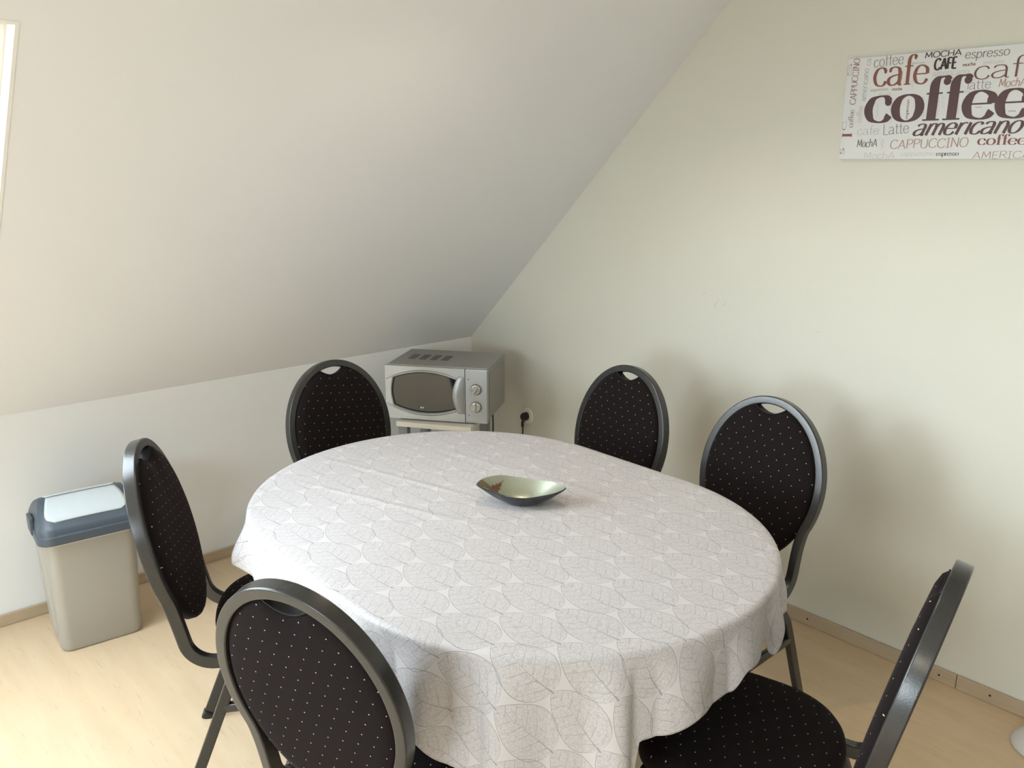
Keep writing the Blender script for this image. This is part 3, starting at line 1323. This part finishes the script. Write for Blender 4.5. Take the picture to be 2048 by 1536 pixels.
# local x along the front edge, local y away from the camera
SW, SD = 0.336, 0.300
boxo('stand_top', (0, SW, 0, SD, 0.502, 0.5235), M['stand_white'], st, bev=0.002)
for x0 in (0.006, SW - 0.046):
    for y0 in (0.010, SD - 0.048):
        boxo('leg', (x0, x0 + 0.040, y0, y0 + 0.036, 0.0, 0.5018), M['stand_grey'], st, bev=0.002)
boxo('shelf', (0.0463, SW - 0.0463, 0.012, SD - 0.012, 0.16, 0.176), M['stand_white'], st)

# ------------------------------------------------------------------ microwave
mw = thing('microwave', 'silver microwave oven with curved dark window and two knobs in the corner', 'microwave', (-0.668, -0.243, 0.5238), ang)
MWW, MWD, MWH = 0.447, 0.330, 0.241     # local x right, local y to the back, z up
Z0 = 0.012
for x0 in (0.05, MWW - 0.085):
    for y0 in (0.05, MWD - 0.09):
        bm = bmesh.new()
        cyl(bm, (x0 + 0.015, y0 + 0.015, 0), (0, 0, 1), 0.013, 0.015, 0.0125, 18, 0.002)
        mk('foot', bm, M['black'], mw)
bm = bmesh.new()
box(bm, 0.004, MWW - 0.004, 0.024, MWD, Z0, MWH - 0.002, bev=0.004)
mk('housing', bm, M['silver_dull'], mw)
# pressed side panel
boxo('side_panel', (MWW - 0.0042, MWW - 0.0022, 0.05, MWD - 0.03, Z0 + 0.03, MWH - 0.03), M['silver_dull'], mw, bev=0.0008)
# top vents: four groups of slots
for g in range(4):
    vx = 0.055 + g * 0.050
    vg = boxo('vent', (vx, vx + 0.034, 0.125, 0.222, MWH - 0.0024, MWH - 0.0016), M['vent'], mw)
    for k in range(5):
        boxo('slot', (vx + 0.002, vx + 0.032, 0.130 + k * 0.0185, 0.139 + k * 0.0185, MWH - 0.0017, MWH - 0.0011), M['mark'], vg)

PX = 0.352      # door / control panel seam


def lens(x):
    """half height of the window lens at x (door width)"""
    cx_ = 0.178
    t = (x - cx_) / 0.150
    return 0.088 - 0.031 * t * t


# door: plate with lens-shaped hole
def lens_poly(k=0.0, n=28):
    x0, x1 = 0.036 - k, 0.316 + k
    top, bot = [], []
    zc = (MWH + Z0) / 2 - 0.002
    for i in range(n + 1):
        x = x0 + (x1 - x0) * i / n
        top.append((x, zc + lens(x) + k))
        bot.append((x, zc - lens(x) - k))
    # curved left side
    L = []
    z0, z1 = bot[0][1], top[0][1]
    for i in range(1, 10):
        t = i / 10
        L.append((x0 - 0.010 * math.sin(t * PI), z0 + (z1 - z0) * t))
    R = []
    z0, z1 = top[-1][1], bot[-1][1]
    for i in range(1, 10):
        t = i / 10
        R.append((x1 + 0.0 * math.sin(t * PI), z0 + (z1 - z0) * t))
    return bot[::-1] + L + top + R      # starts bottom right, clockwise seen from the front


def plate_with_hole(bm_, hole, x0, x1, z0, z1, y0, y1):
    """rectangle plate (front face y0, back y1) with a hole polygon; both lofted radially"""
    cx_ = sum(p[0] for p in hole) / len(hole)
    cz_ = sum(p[1] for p in hole) / len(hole)
    outer = []
    for x, z in hole:
        dx, dz = x - cx_, z - cz_
        s = 1e9
        if dx > 1e-9: s = min(s, (x1 - cx_) / dx)
        if dx < -1e-9: s = min(s, (x0 - cx_) / dx)
        if dz > 1e-9: s = min(s, (z1 - cz_) / dz)
        if dz < -1e-9: s = min(s, (z0 - cz_) / dz)
        outer.append([cx_ + dx * s, cz_ + dz * s])
    for X_, Z_ in ((x0, z0), (x1, z0), (x0, z1), (x1, z1)):
        i = min(range(len(outer)), key=lambda i: (outer[i][0] - X_) ** 2 + (outer[i][1] - Z_) ** 2)
        outer[i] = [X_, Z_]
    loft(bm_, [[Vector((x, y1, z)) for x, z in hole], [Vector((x, y0 + 0.004, z)) for x, z in hole],
               [Vector((x + (x - cx_) * 0.02, y0, z + (z - cz_) * 0.03)) for x, z in hole],
               [Vector((x, y0, z)) for x, z in outer], [Vector((x, y1, z)) for x, z in outer]], True, False, False)
    n = len(hole)


door = bpy.data.objects.new('door', None)
COL.objects.link(door)
door.parent = mw
bm = bmesh.new()
plate_with_hole(bm, lens_poly(0.0), 0.0, PX - 0.0012, Z0 - 0.006, MWH - 0.004, 0.0, 0.024)
mk('door_panel', bm, M['silver'], door)
bm = bmesh.new()
pp = lens_poly(0.002)
loft(bm, [[Vector((x, 0.011, z)) for x, z in pp], [Vector((x, 0.0225, z)) for x, z in pp]])
mk('door_glass', bm, M['oven_glass'], door, label='dark curved oven window')
bm = bmesh.new()
ga, gb = lens_poly(0.001), lens_poly(-0.0035)
loft(bm, [[Vector((x, 0.0106, z)) for x, z in ga], [Vector((x, 0.0092, z)) for x, z in ga], [Vector((x, 0.0092, z)) for x, z in gb], [Vector((x, 0.0108, z)) for x, z in gb]], True, False, False)
mk('window_gasket', bm, M['trim'], door, label='black border of the oven window')
# arched brow above / below the window
for sgn in (1, -1):
    bm = bmesh.new()
    zc = (MWH + Z0) / 2 - 0.002
    rings = []
    n = 30
    for i in range(n + 1):
        x = 0.004 + (0.318 - 0.004) * i / n
        t = (x - 0.178) / 0.150
        z = zc + sgn * (0.0905 - 0.031 * t * t)
        e = 0.0065 * math.sqrt(max(0.02, 1 - t * t * 0.75))
        rings.append([Vector((x, 0.003, z)), Vector((x, -e, z + sgn * 0.0015)), Vector((x, -e * 0.8, z + sgn * 0.004)), Vector((x, 0.003, z + sgn * 0.012))])
    loft(bm, rings)
    mk('door_arch', bm, M['silver'], door, smooth=True)
# handle: vertical lens-shaped bulge on the right of the window
bm = bmesh.new()
rings = []
zc = (MWH + Z0) / 2 - 0.002
for i in range(21):
    t = -1 + 2 * i / 20
    z = zc + t * 0.080
    xl = 0.316 - 0.022 * (1 - t * t) + 0.006
    xr = PX - 0.003
    e = 0.014 * (1 - t * t) + 0.004
    rings.append([Vector((xl, 0.012, z)), Vector((xl, -e * 0.6, z)), Vector((xl + 0.005, -e, z)), Vector(((xl + xr) / 2 + 0.004, -e * 0.9, z)), Vector((xr, -0.001, z)), Vector((xr, 0.012, z))])
loft(bm, rings)
mk('door_handle', bm, M['silver'], door, smooth=True)
# grip dots on the handle
bm = bmesh.new()
for i in range(5):
    for j in range(5):
        if abs(i - 2) + abs(j - 2) < 4:
            cyl(bm, (0.3085 + i * 0.0042, -0.0155, zc - 0.0085 + j * 0.0042), (0, -1, 0), 0.0010, 0.0008, 0.0022, 8)
mk('grip_dots', bm, M['silver_dull'], door)
# small white marks printed on the glass
bm = bmesh.new()
box(bm, 0.150, 0.1575, 0.0105, 0.01095, zc - 0.072, zc - 0.0645)
box(bm, 0.1590, 0.1665, 0.0105, 0.01095, zc - 0.0695, zc - 0.0670)
box(bm, 0.1615, 0.1640, 0.0105, 0.01095, zc - 0.072, zc - 0.0645)
mk('printed_mark', bm, M['print_white'], door)

panel = bpy.data.objects.new('control_panel', None)
COL.objects.link(panel)
panel.parent = mw
bm = bmesh.new()
box(bm, PX + 0.0012, MWW, 0.0, 0.0238, Z0 - 0.006, MWH - 0.004, bev=0.0025)
mk('panel_face', bm, M['silver'], panel)
for kz, rotk in ((zc + 0.028, -0.55), (zc - 0.047, -0.05)):
    bm = bmesh.new()
    kx = PX + 0.0475
    cyl(bm, (kx, 0.0, kz), (0, -1, 0), 0.0240, 0.0232, 0.002, 40)
    kb = mk('dial_ring', bm, M['mark'], panel)
    bm = bmesh.new()
    cyl(bm, (kx, -0.002, kz), (0, -1, 0), 0.0215, 0.0195, 0.011, 40, 0.002)
    kk = mk('knob', bm, M['knob'], panel, smooth=False)
    bm = bmesh.new()
    c_, s_ = math.cos(rotk), math.sin(rotk)
    def rp(a, b_, y):
        return Vector((kx + a * c_ - b_ * s_, y, kz + a * s_ + b_ * c_))
    loft(bm, [[rp(-.0042, -.019, -.0128), rp(.0042, -.019, -.0128), rp(.0042, .019, -.0128), rp(-.0042, .019, -.0128)],
              [rp(-.0026, -.017, -.0215), rp(.0026, -.017, -.0215), rp(.0026, .017, -.0215), rp(-.0026, .017, -.0215)]])
    mk('knob_grip', bm, M['silver'], panel)
    bm = bmesh.new()
    for k in range(15):
        a_ = PI * (1.25 - 1.5 * k / 14)
        px_, pz_ = kx + 0.0300 * math.cos(a_), kz + 0.0300 * math.sin(a_)
        box(bm, px_ - 0.0009, px_ + 0.0009, -0.0006, 0.0002, pz_ - 0.0009, pz_ + 0.0009)
    mk('dial_marks', bm, M['mark'], panel)
for z in (zc + 0.070, zc - 0.085):
    bm = bmesh.new()
    cyl(bm, (PX + 0.016, 0.0005, z), (0, -1, 0), 0.0026, 0.0026, 0.0012, 16)
    mk('printed_symbol', bm, M['mark'], panel)
# mains lead down behind the stand
bm = bmesh.new()
pts = catmull([(0.425, 0.16, 0.0115), (0.432, 0.150, 0.004), (0.436, 0.140, -0.03), (0.438, 0.130, -0.10), (0.442, 0.12, -0.25), (0.46, 0.14, -0.42), (0.50, 0.17, -0.515)], 8)
round_tube(bm, pts, 0.0035)
mk('power_lead', bm, M['black'], mw, smooth=True)

# ------------------------------------------------------------------ wall socket and plug
so = thing('wall_socket', 'round cream wall socket on the green wall right of the microwave', 'socket', (-0.0002, -0.418, 0.442))
bm = bmesh.new()
cyl(bm, (0, 0, 0), (-1, 0, 0), 0.040, 0.037, 0.009, 48, 0.003)
mk('cover_plate', bm, M['socket'], so, smooth=True)
bm = bmesh.new()
cyl(bm, (-0.0088, 0, 0), (-1, 0, 0), 0.023, 0.0225, 0.0012, 36)
mk('socket_well', bm, M['socket'], so)
pg = thing('mains_plug', 'black mains plug with hanging lead in the wall socket', 'plug', (-0.0108, -0.418, 0.442))
bm = bmesh.new()
rings = []
for d, r in ((0, 0.0170), (0.004, 0.0185), (0.018, 0.0180), (0.028, 0.0150), (0.034, 0.0095)):
    rings.append([Vector((-d, r * 0.92 * math.cos(2 * PI * i / 28), r * 1.1 * math.sin(2 * PI * i / 28) + 0.002)) for i in range(28)])
loft(bm, rings)
mk('plug_body', bm, M['black'], pg, smooth=True)
bm = bmesh.new()
round_tube(bm, catmull([(-0.020, 0.0, -0.010), (-0.026, 0.001, -0.026), (-0.024, 0.002, -0.045)], 6), 0.0065, 12)
mk('strain_relief', bm, M['black'], pg, smooth=True)
bm = bmesh.new()
round_tube(bm, catmull([(-0.024, 0.002, -0.04), (-0.022, 0.004, -0.08), (-0.020, 0.016, -0.14), (-0.022, 0.04, -0.22), (-0.024, 0.07, -0.33), (-0.03, 0.12, -0.43), (-0.06, 0.16, -0.436)], 8), 0.0034)
mk('lead', bm, M['black'], pg, smooth=True)

# ------------------------------------------------------------------ pale round foot at the right edge
rf = thing('round_foot', 'pale grey rounded foot on the floor beside the skirting, cut by the right edge', 'foot', (-0.117, -2.690, 0))
bm = bmesh.new()
rings = []
for z, r in ((0.0, 0.086), (0.003, 0.0885), (0.010, 0.087), (0.022, 0.078), (0.034, 0.062), (0.044, 0.044), (0.050, 0.030)):
    rings.append([Vector((r * math.cos(2 * PI * i / 48), r * math.sin(2 * PI * i / 48), z)) for i in range(48)])
loft(bm, rings)
mk('foot_dome', bm, M['pale_grey'], rf, smooth=True)
bm = bmesh.new()
cyl(bm, (0, 0, 0.0502), (0, 0, 1), 0.020, 0.018, 0.05, 28, 0.003)
mk('neck', bm, M['pale_grey'], rf, smooth=True)

# ------------------------------------------------------------------ coffee poster
PY0, PZ0, PWD, PHT, PTH = -1.8545, 1.602, 0.600, 0.294, 0.018
po = thing('coffee_poster', 'white board print covered in brown coffee words, high on the green wall', 'poster', (0, PY0, PZ0))
bm = bmesh.new()
box(bm, -PTH, -0.0002, -PWD, 0.0, 0.0, PHT, bev=0.0012, seg=1)
mk('board', bm, M['canvas'], po)

WORDS = [
   ('coffee', 'fat', 'D', 0.0727, 0.1069, 0.5254, 0.1076, 0.0733),
   ('cafe', 'serif', 'B', 0.0866, 0.2094, 0.2508, 0.2087, 0.0505),
   ('coffee', 'light', 'K', 0.0837, 0.2626, 0.1736, 0.2671, 0.0207),
   ('MOCHA', 'bold', 'D', 0.2314, 0.2770, 0.3319, 0.2780, 0.0150),
   ('CAFE', 'bold', 'X', 0.2611, 0.2433, 0.3228, 0.2446, 0.0292),
   ('espresso', 'hand', 'K', 0.3413, 0.2665, 0.4553, 0.2676, 0.0152),
   ('cafe', 'semi', 'R', 0.3695, 0.2106, 0.5434, 0.2122, 0.0329),
   ('mocha', 'bold', 'B', 0.3383, 0.2471, 0.3721, 0.2483, 0.0056),
   ('americano', 'thin', 'G', 0.389, 0.2489, 0.4439, 0.2488, 0.0065),
   ('americano', 'thin', 'G', 0.2578, 0.2271, 0.3576, 0.2268, 0.0109),
   ('latte', 'light', 'K', 0.3566, 0.1859, 0.4202, 0.1862, 0.0165),
   ('MochA', 'hand', 'O', 0.4378, 0.1881, 0.5054, 0.187, 0.021),
   ('espresso', 'small', 'K', 0.0808, 0.1956, 0.1341, 0.1966, 0.0055),
   ('mocha', 'bold', 'B', 0.1462, 0.1951, 0.1764, 0.195, 0.0049),
   ('MochA', 'thin', 'G', 0.1064, 0.1829, 0.1443, 0.182, 0.0092),
   ('CAPPUCCINO', 'hand', 'B', 0.0380, 0.1597, 0.0386, 0.2920, 0.0191),
   ('coffee', 'semi', 'K', 0.0364, 0.0936, 0.0358, 0.1461, 0.0105),
   ('americano', 'light', 'K', 0.0699, 0.1686, 0.0691, 0.2631, 0.0115),
   ('coffee', 'thin', 'O', 0.0621, 0.1081, 0.0623, 0.1559, 0.0104),
   ('ca', 'light', 'K', 0.0736, 0.2694, 0.0735, 0.2900, 0.0108),
   ('cafe', 'thin', 'G', 0.0509, 0.0716, 0.1206, 0.0724, 0.0163),
   ('Latte', 'light', 'K', 0.1325, 0.07, 0.2112, 0.0747, 0.031),
   ('americano', 'script', 'D', 0.2204, 0.0661, 0.5068, 0.068, 0.0316),
   ('MochA', 'hand', 'K', 0.0548, 0.0348, 0.1186, 0.0374, 0.0221),
   ('CAPPUCCINO', 'hand', 'O', 0.1572, 0.0297, 0.3797, 0.0335, 0.0252),
   ('coffee', 'fat', 'B', 0.4034, 0.0383, 0.5282, 0.0378, 0.0168),
   ('cappuccino', 'thin', 'G', 0.1922, 0.0097, 0.2881, 0.0104, 0.0087),
   ('espresso', 'fat', 'K', 0.2956, 0.0094, 0.3573, 0.0102, 0.0079),
   ('AMERICANO', 'hand', 'O', 0.3938, 0.0019, 0.5906, 0.0026, 0.0185),
   ('MochA', 'thin', 'G', 0.0795, 0.0017, 0.176, 0.0027, 0.0185),
   ('espresso', 'fat', 'B', 0.2025, 0.1140, 0.2010, 0.1670, 0.0055),
   ('cappuccino', 'thin', 'G', 0.1124, 0.1201, 0.1098, 0.1619, 0.0047),
   ('mocha', 'thin', 'G', 0.1537, 0.136, 0.1512, 0.1759, 0.0063),
   ('americano', 'thin', 'G', 0.2483, 0.118, 0.2427, 0.1738, 0.0071),
   ('latte', 'thin', 'G', 0.2907, 0.1191, 0.2864, 0.1665, 0.0058),
   ('CAFE', 'thin', 'G', 0.3056, 0.1211, 0.3009, 0.1759, 0.0079),
   ('coffee', 'thin', 'O', 0.3438, 0.1235, 0.3414, 0.1551, 0.0046),
   ('coffee', 'thin', 'K', 0.3339, 0.1762, 0.3677, 0.1769, 0.0046),
   ('coffee', 'thin', 'G', 0.2083, 0.1951, 0.2064, 0.23, 0.005),
   ('americano', 'small', 'K', 0.1959, 0.2641, 0.2335, 0.2643, 0.0032),
   ('mocha', 'bold', 'B', 0.3853, 0.1364, 0.4024, 0.1367, 0.002),
   ('mocha', 'bold', 'B', 0.4713, 0.1231, 0.4899, 0.1233, 0.0025),
   ('I', 'fat', 'B', 0.0351, 0.0640, 0.0350, 0.0790, 0.0300),
   ('l', 'light', 'D', 0.1700, 0.2225, 0.1740, 0.2225, 0.0150),
   ('coffee', 'thin', 'G', 0.1384, 0.0299, 0.137, 0.0585, 0.0053),
   ('S', 'fat', 'B', 0.0150, 0.0140, 0.0155, 0.0330, 0.0130),
   ('S', 'fat', 'D', 0.0150, 0.2400, 0.0155, 0.2800, 0.0130),
   ('C', 'fat', 'B', 0.0140, 0.0850, 0.0145, 0.1150, 0.0120),
]
# skeleton letters: lists of ('c' curve | 'l' line | 'o' closed, points); x-height 5, capitals 7.5
G = {
 'a': (4.6, [('c', [(.6, 4.1), (1.1, 4.8), (2.1, 5), (3.2, 4.6), (3.6, 3.4)]), ('l', [(3.6, 3.8), (3.6, 0.3)]), ('c', [(3.6, 2.9), (2.0, 2.7), (.7, 2.1), (.35, 1.1), (1.0, .15), (2.2, .15), (3.2, .8), (3.6, 1.5)]), ('c', [(3.6, .8), (3.8, .1), (4.4, .1)])]),
 'c': (4.3, [('c', [(3.7, 3.9), (3.1, 4.8), (2.2, 5), (1.0, 4.4), (.4, 2.5), (1.0, .6), (2.3, 0), (3.3, .3), (3.9, 1.3)])]),
 'e': (4.6, [('l', [(.6, 2.7), (3.9, 2.7)]), ('c', [(3.95, 2.7), (3.7, 4.2), (2.3, 5), (1.0, 4.4), (.4, 2.5), (1.0, .6), (2.4, 0), (3.4, .35), (4.0, 1.3)])]),
 'f': (3.0, [('c', [(3.3, 7.2), (2.9, 7.9), (2.0, 7.8), (1.45, 6.8), (1.4, 5.2)]), ('l', [(1.4, 5.6), (1.4, 0)]), ('l', [(.3, 5), (2.7, 5)])]),
 'h': (4.6, [('l', [(.8, 8), (.8, 0)]), ('c', [(.8, 3.5), (1.7, 4.8), (2.9, 4.9), (3.7, 3.8), (3.8, 2.4)]), ('l', [(3.8, 2.8), (3.8, 0)])]),
 'i': (1.8, [('l', [(.9, 5), (.9, 0)]), ('l', [(.9, 7.1), (.9, 6.5)])]),
 'l': (1.8, [('l', [(.9, 8), (.9, 0)])]),
 'm': (6.9, [('l', [(.8, 5), (.8, 0)]), ('c', [(.8, 3.5), (1.5, 4.8), (2.6, 4.9), (3.3, 3.9), (3.4, 2.4)]), ('l', [(3.4, 2.8), (3.4, 0)]), ('c', [(3.4, 3.5), (4.2, 4.8), (5.2, 4.9), (5.9, 3.9), (6.0, 2.4)]), ('l', [(6.0, 2.8), (6.0, 0)])]),
 'n': (4.6, [('l', [(.8, 5), (.8, 0)]), ('c', [(.8, 3.5), (1.7, 4.8), (2.9, 4.9), (3.7, 3.8), (3.8, 2.4)]), ('l', [(3.8, 2.8), (3.8, 0)])]),
 'o': (4.8, [('o', [(4.3, 2.5), (3.75, 4.3), (2.4, 5), (1.05, 4.3), (.5, 2.5), (1.05, .7), (2.4, 0), (3.75, .7)])]),
 'p': (4.8, [('l', [(.8, 5), (.8, -2.4)]), ('c', [(.8, 3.7), (1.8, 4.9), (3.2, 4.8), (4.2, 3.3), (4.1, 1.5), (3.0, .1), (1.7, .2), (.8, 1.3)])]),
 'r': (3.3, [('l', [(.8, 5), (.8, 0)]), ('c', [(.8, 3.3), (1.5, 4.6), (2.4, 5), (3.2, 4.7)])]),
 's': (3.8, [('c', [(3.2, 4.1), (2.6, 4.8), (1.6, 4.9), (.8, 4.2), (1.0, 3.1), (2.1, 2.5), (3.1, 1.8), (3.3, .8), (2.4, .05), (1.2, .1), (.5, .9)])]),
 't': (3.0, [('l', [(1.3, 6.8), (1.3, 1.2)]), ('c', [(1.3, 1.4), (1.5, .3), (2.2, 0), (2.9, .4)]), ('l', [(.3, 5), (2.7, 5)])]),
 'u': (4.7, [('c', [(.8, 5), (.8, 2.4), (1.0, .8), (1.9, 0), (3.0, .3), (3.8, 1.5)]), ('l', [(3.8, 5), (3.8, 0)])]),
 'A': (5.8, [('l', [(.3, 0), (2.9, 7.5)]), ('l', [(2.9, 7.5), (5.4, 0)]), ('l', [(1.2, 2.5), (4.6, 2.5)])]),
 'C': (6.0, [('c', [(5.4, 6.1), (4.5, 7.3), (3.2, 7.5), (1.3, 6.5), (.5, 3.75), (1.3, 1.0), (3.2, 0), (4.6, .3), (5.5, 1.6)])]),
 'E': (4.7, [('l', [(.8, 7.5), (.8, 0)]), ('l', [(.8, 7.5), (4.2, 7.5)]), ('l', [(.8, 3.9), (3.7, 3.9)]), ('l', [(.8, 0), (4.3, 0)])]),
 'F': (4.5, [('l', [(.8, 7.5), (.8, 0)]), ('l', [(.8, 7.5), (4.2, 7.5)]), ('l', [(.8, 3.9), (3.7, 3.9)])]),
 'H': (5.8, [('l', [(.8, 7.5), (.8, 0)]), ('l', [(5.0, 7.5), (5.0, 0)]), ('l', [(.8, 3.8), (5.0, 3.8)])]),
 'I': (3.2, [('l', [(1.6, 7.5), (1.6, 0)]), ('l', [(.5, 7.5), (2.7, 7.5)]), ('l', [(.5, 0), (2.7, 0)])]),
 'L': (4.4, [('l', [(.8, 7.5), (.8, 0)]), ('l', [(.8, 0), (4.3, 0)])]),
 'M': (6.8, [('l', [(.7, 0), (1.2, 7.5)]), ('l', [(1.2, 7.5), (3.4, 1.5)]), ('l', [(3.4, 1.5), (5.6, 7.5)]), ('l', [(5.6, 7.5), (6.1, 0)])]),
 'N': (5.8, [('l', [(.8, 0), (.8, 7.5)]), ('l', [(.8, 7.5), (5.0, 0)]), ('l', [(5.0, 0), (5.0, 7.5)])]),
 'O': (6.2, [('o', [(5.7, 3.75), (5.0, 6.5), (3.1, 7.5), (1.2, 6.5), (.5, 3.75), (1.2, 1.0), (3.1, 0), (5.0, 1.0)])]),
 'P': (5.0, [('l', [(.8, 7.5), (.8, 0)]), ('c', [(.8, 7.4), (3.0, 7.4), (4.5, 6.5), (4.4, 4.6), (3.0, 3.6), (.8, 3.5)])]),
 'R': (5.2, [('l', [(.8, 7.5), (.8, 0)]), ('c', [(.8, 7.4), (3.0, 7.4), (4.4, 6.6), (4.3, 4.7), (3.0, 3.8), (.8, 3.7)]), ('l', [(2.4, 3.7), (4.9, 0)])]),
 'S': (5.0, [('c', [(4.4, 6.3), (3.4, 7.4), (1.9, 7.3), (.9, 6.1), (1.4, 4.6), (3.0, 3.8), (4.4, 2.8), (4.5, 1.3), (3.2, .1), (1.5, .1), (.5, 1.2)])]),
 'U': (5.8, [('c', [(.8, 7.5), (.8, 4.5), (.9, 1.8), (2.0, .2), (3.8, .2), (4.9, 1.8), (5.0, 4.5), (5.0, 7.5)])]),
}
STY = {  # thick, thin, serif, slant, letter wobble
 'fat': (1.80, 0.30, 0.55, 0.02, 0), 'serif': (0.98, 0.32, 0.42, 0.0, 0), 'semi': (0.85, 0.32, 0.0, 0.03, 0), 'light': (0.42, 0.28, 0, 0, 0),
 'thin': (0.40, 0.26, 0, 0.06, 0), 'bold': (1.60, 1.0, 0, 0.04, 0), 'hand': (0.72, 0.40, 0, 0.08, 0.35), 'small': (0.8, 0.5, 0, 0.25, 0), 'script': (1.40, 0.42, 0, 0.42, 0),
}


LIFT = [PTH + 0.0002]


def word_mesh(text, style, col, s0, t0, s1, t1, xh, idx):
    thick, thin, serif, slant, wob = STY[style]
    up_case = text[0].isupper() and len(text) > 1
    unit = xh / (7.5 if (text.isupper() or text[0] in 'ML') else 5.0)
    adv = sum(G[c][0] for c in text)
    L = math.hypot(s1 - s0, t1 - t0)
    sx = L / adv
    dx, dy = (s1 - s0) / L, (t1 - t0) / L
    b_ = bmesh.new()
    lift = LIFT

    def place(x, y):
        x2, y2 = x * sx + y * unit * slant, y * unit
        s = s0 + dx * x2 - dy * y2
        t = t0 + dy * x2 + dx * y2
        return s, t

    def ribbon(pts, w, ring=False):
        """pts already in letter units; nib stroke: thick when vertical"""
        n = len(pts)
        P = [Vector((*place(p[0], p[1]), 0)) for p in pts]
        tot = [0]
        for i in range(1, n):
            tot.append(tot[-1] + (P[i] - P[i - 1]).length)
        A, B = [], []
        for i in range(n):
            t = (P[1] - P[n - 2]) if ring and i in (0, n - 1) else (P[min(i + 1, n - 1)] - P[max(i - 1, 0)])
            if t.length < 1e-9:
                t = Vector((1, 0, 0))
            t.normalize()
            # vertical component in letter space
            vert = abs(-t.x * dy + t.y * dx)
            wd = (thin + (thick - thin) * vert ** 1.6) * unit * (0.5 if w is None else w)
            nrm = Vector((-t.y, t.x, 0))
            A.append(P[i] + nrm * wd)
            B.append(P[i] - nrm * wd)
        lift[0] += 0.000001
        def vv(p):
            return b_.verts.new((-lift[0], -min(max(p.x, 0.0), PWD), min(max(p.y, 0.0), PHT)))
        va = [vv(p) for p in A]
        vb = [vv(p) for p in B]
        for i in range(n - 1):
            b_.faces.new((va[i], va[i + 1], vb[i + 1], vb[i]))

    def blob(x, y, r):
        lift[0] += 0.000001
        s, t = place(x, y)
        vs = []
        for k in range(12):
            a_ = 2 * PI * k / 12
            vs.append(b_.verts.new((-lift[0], -min(max(s + r * unit * math.cos(a_), 0), PWD), min(max(t + r * unit * math.sin(a_), 0), PHT))))
        b_.faces.new(vs)

    x = 0.0
    rnd = random.Random(idx * 31 + 5)
    for ch in text:
        w_, strokes = G[ch]
        oy = rnd.uniform(-wob, wob)
        for kind, pts in strokes:
            q = [(p[0] + x, p[1] + oy, 0) for p in pts]
            if kind == 'l':
                ribbon([q[0], ((q[0][0] + q[-1][0]) / 2, (q[0][1] + q[-1][1]) / 2, 0), q[-1]], None)
                vertical = abs(q[0][0] - q[-1][0]) < 0.05
                if serif and vertical and ch != 'a' and ch != 't':
                    for (px_, py_, _) in (q[0], q[-1]):
                        if ch in 'f' and py_ > 3:
                            continue
                        hw = thick * 0.5 * unit / sx + serif
                        ribbon([(px_ - hw, py_ + (.12 if py_ < 1 else -.12), 0), (px_, py_ + (.12 if py_ < 1 else -.12), 0), (px_ + hw, py_ + (.12 if py_ < 1 else -.12), 0)], None)
            elif kind == 'o':
                c = catmull(q, 5, True)
                ribbon([(p.x, p.y, 0) for p in c] + [(c[0].x, c[0].y, 0)], None, True)
            else:
                c = catmull(q, 5)
                ribbon([(p.x, p.y, 0) for p in c], None)
                if serif and ch in 'cfa' and pts[0][1] > 3.8:
                    blob(q[0][0] - (0.15 if ch != 'a' else -0.1), q[0][1] - 0.1, thick * 0.40)
        x += w_
    bmesh.ops.recalc_face_normals(b_, faces=b_.faces)
    for f in b_.faces:
        if f.normal.x > 0:
            f.normal_flip()
    me = bpy.data.meshes.new('printed_word')
    b_.to_mesh(me)
    b_.free()
    me.materials.append(M['ink_' + col])
    o = bpy.data.objects.new('printed_word', me)
    COL.objects.link(o)
    o.parent = po


for i, wdef in enumerate(sorted(WORDS, key=lambda q: q[7])):      # small print first, large words on top
    word_mesh(*wdef, i)
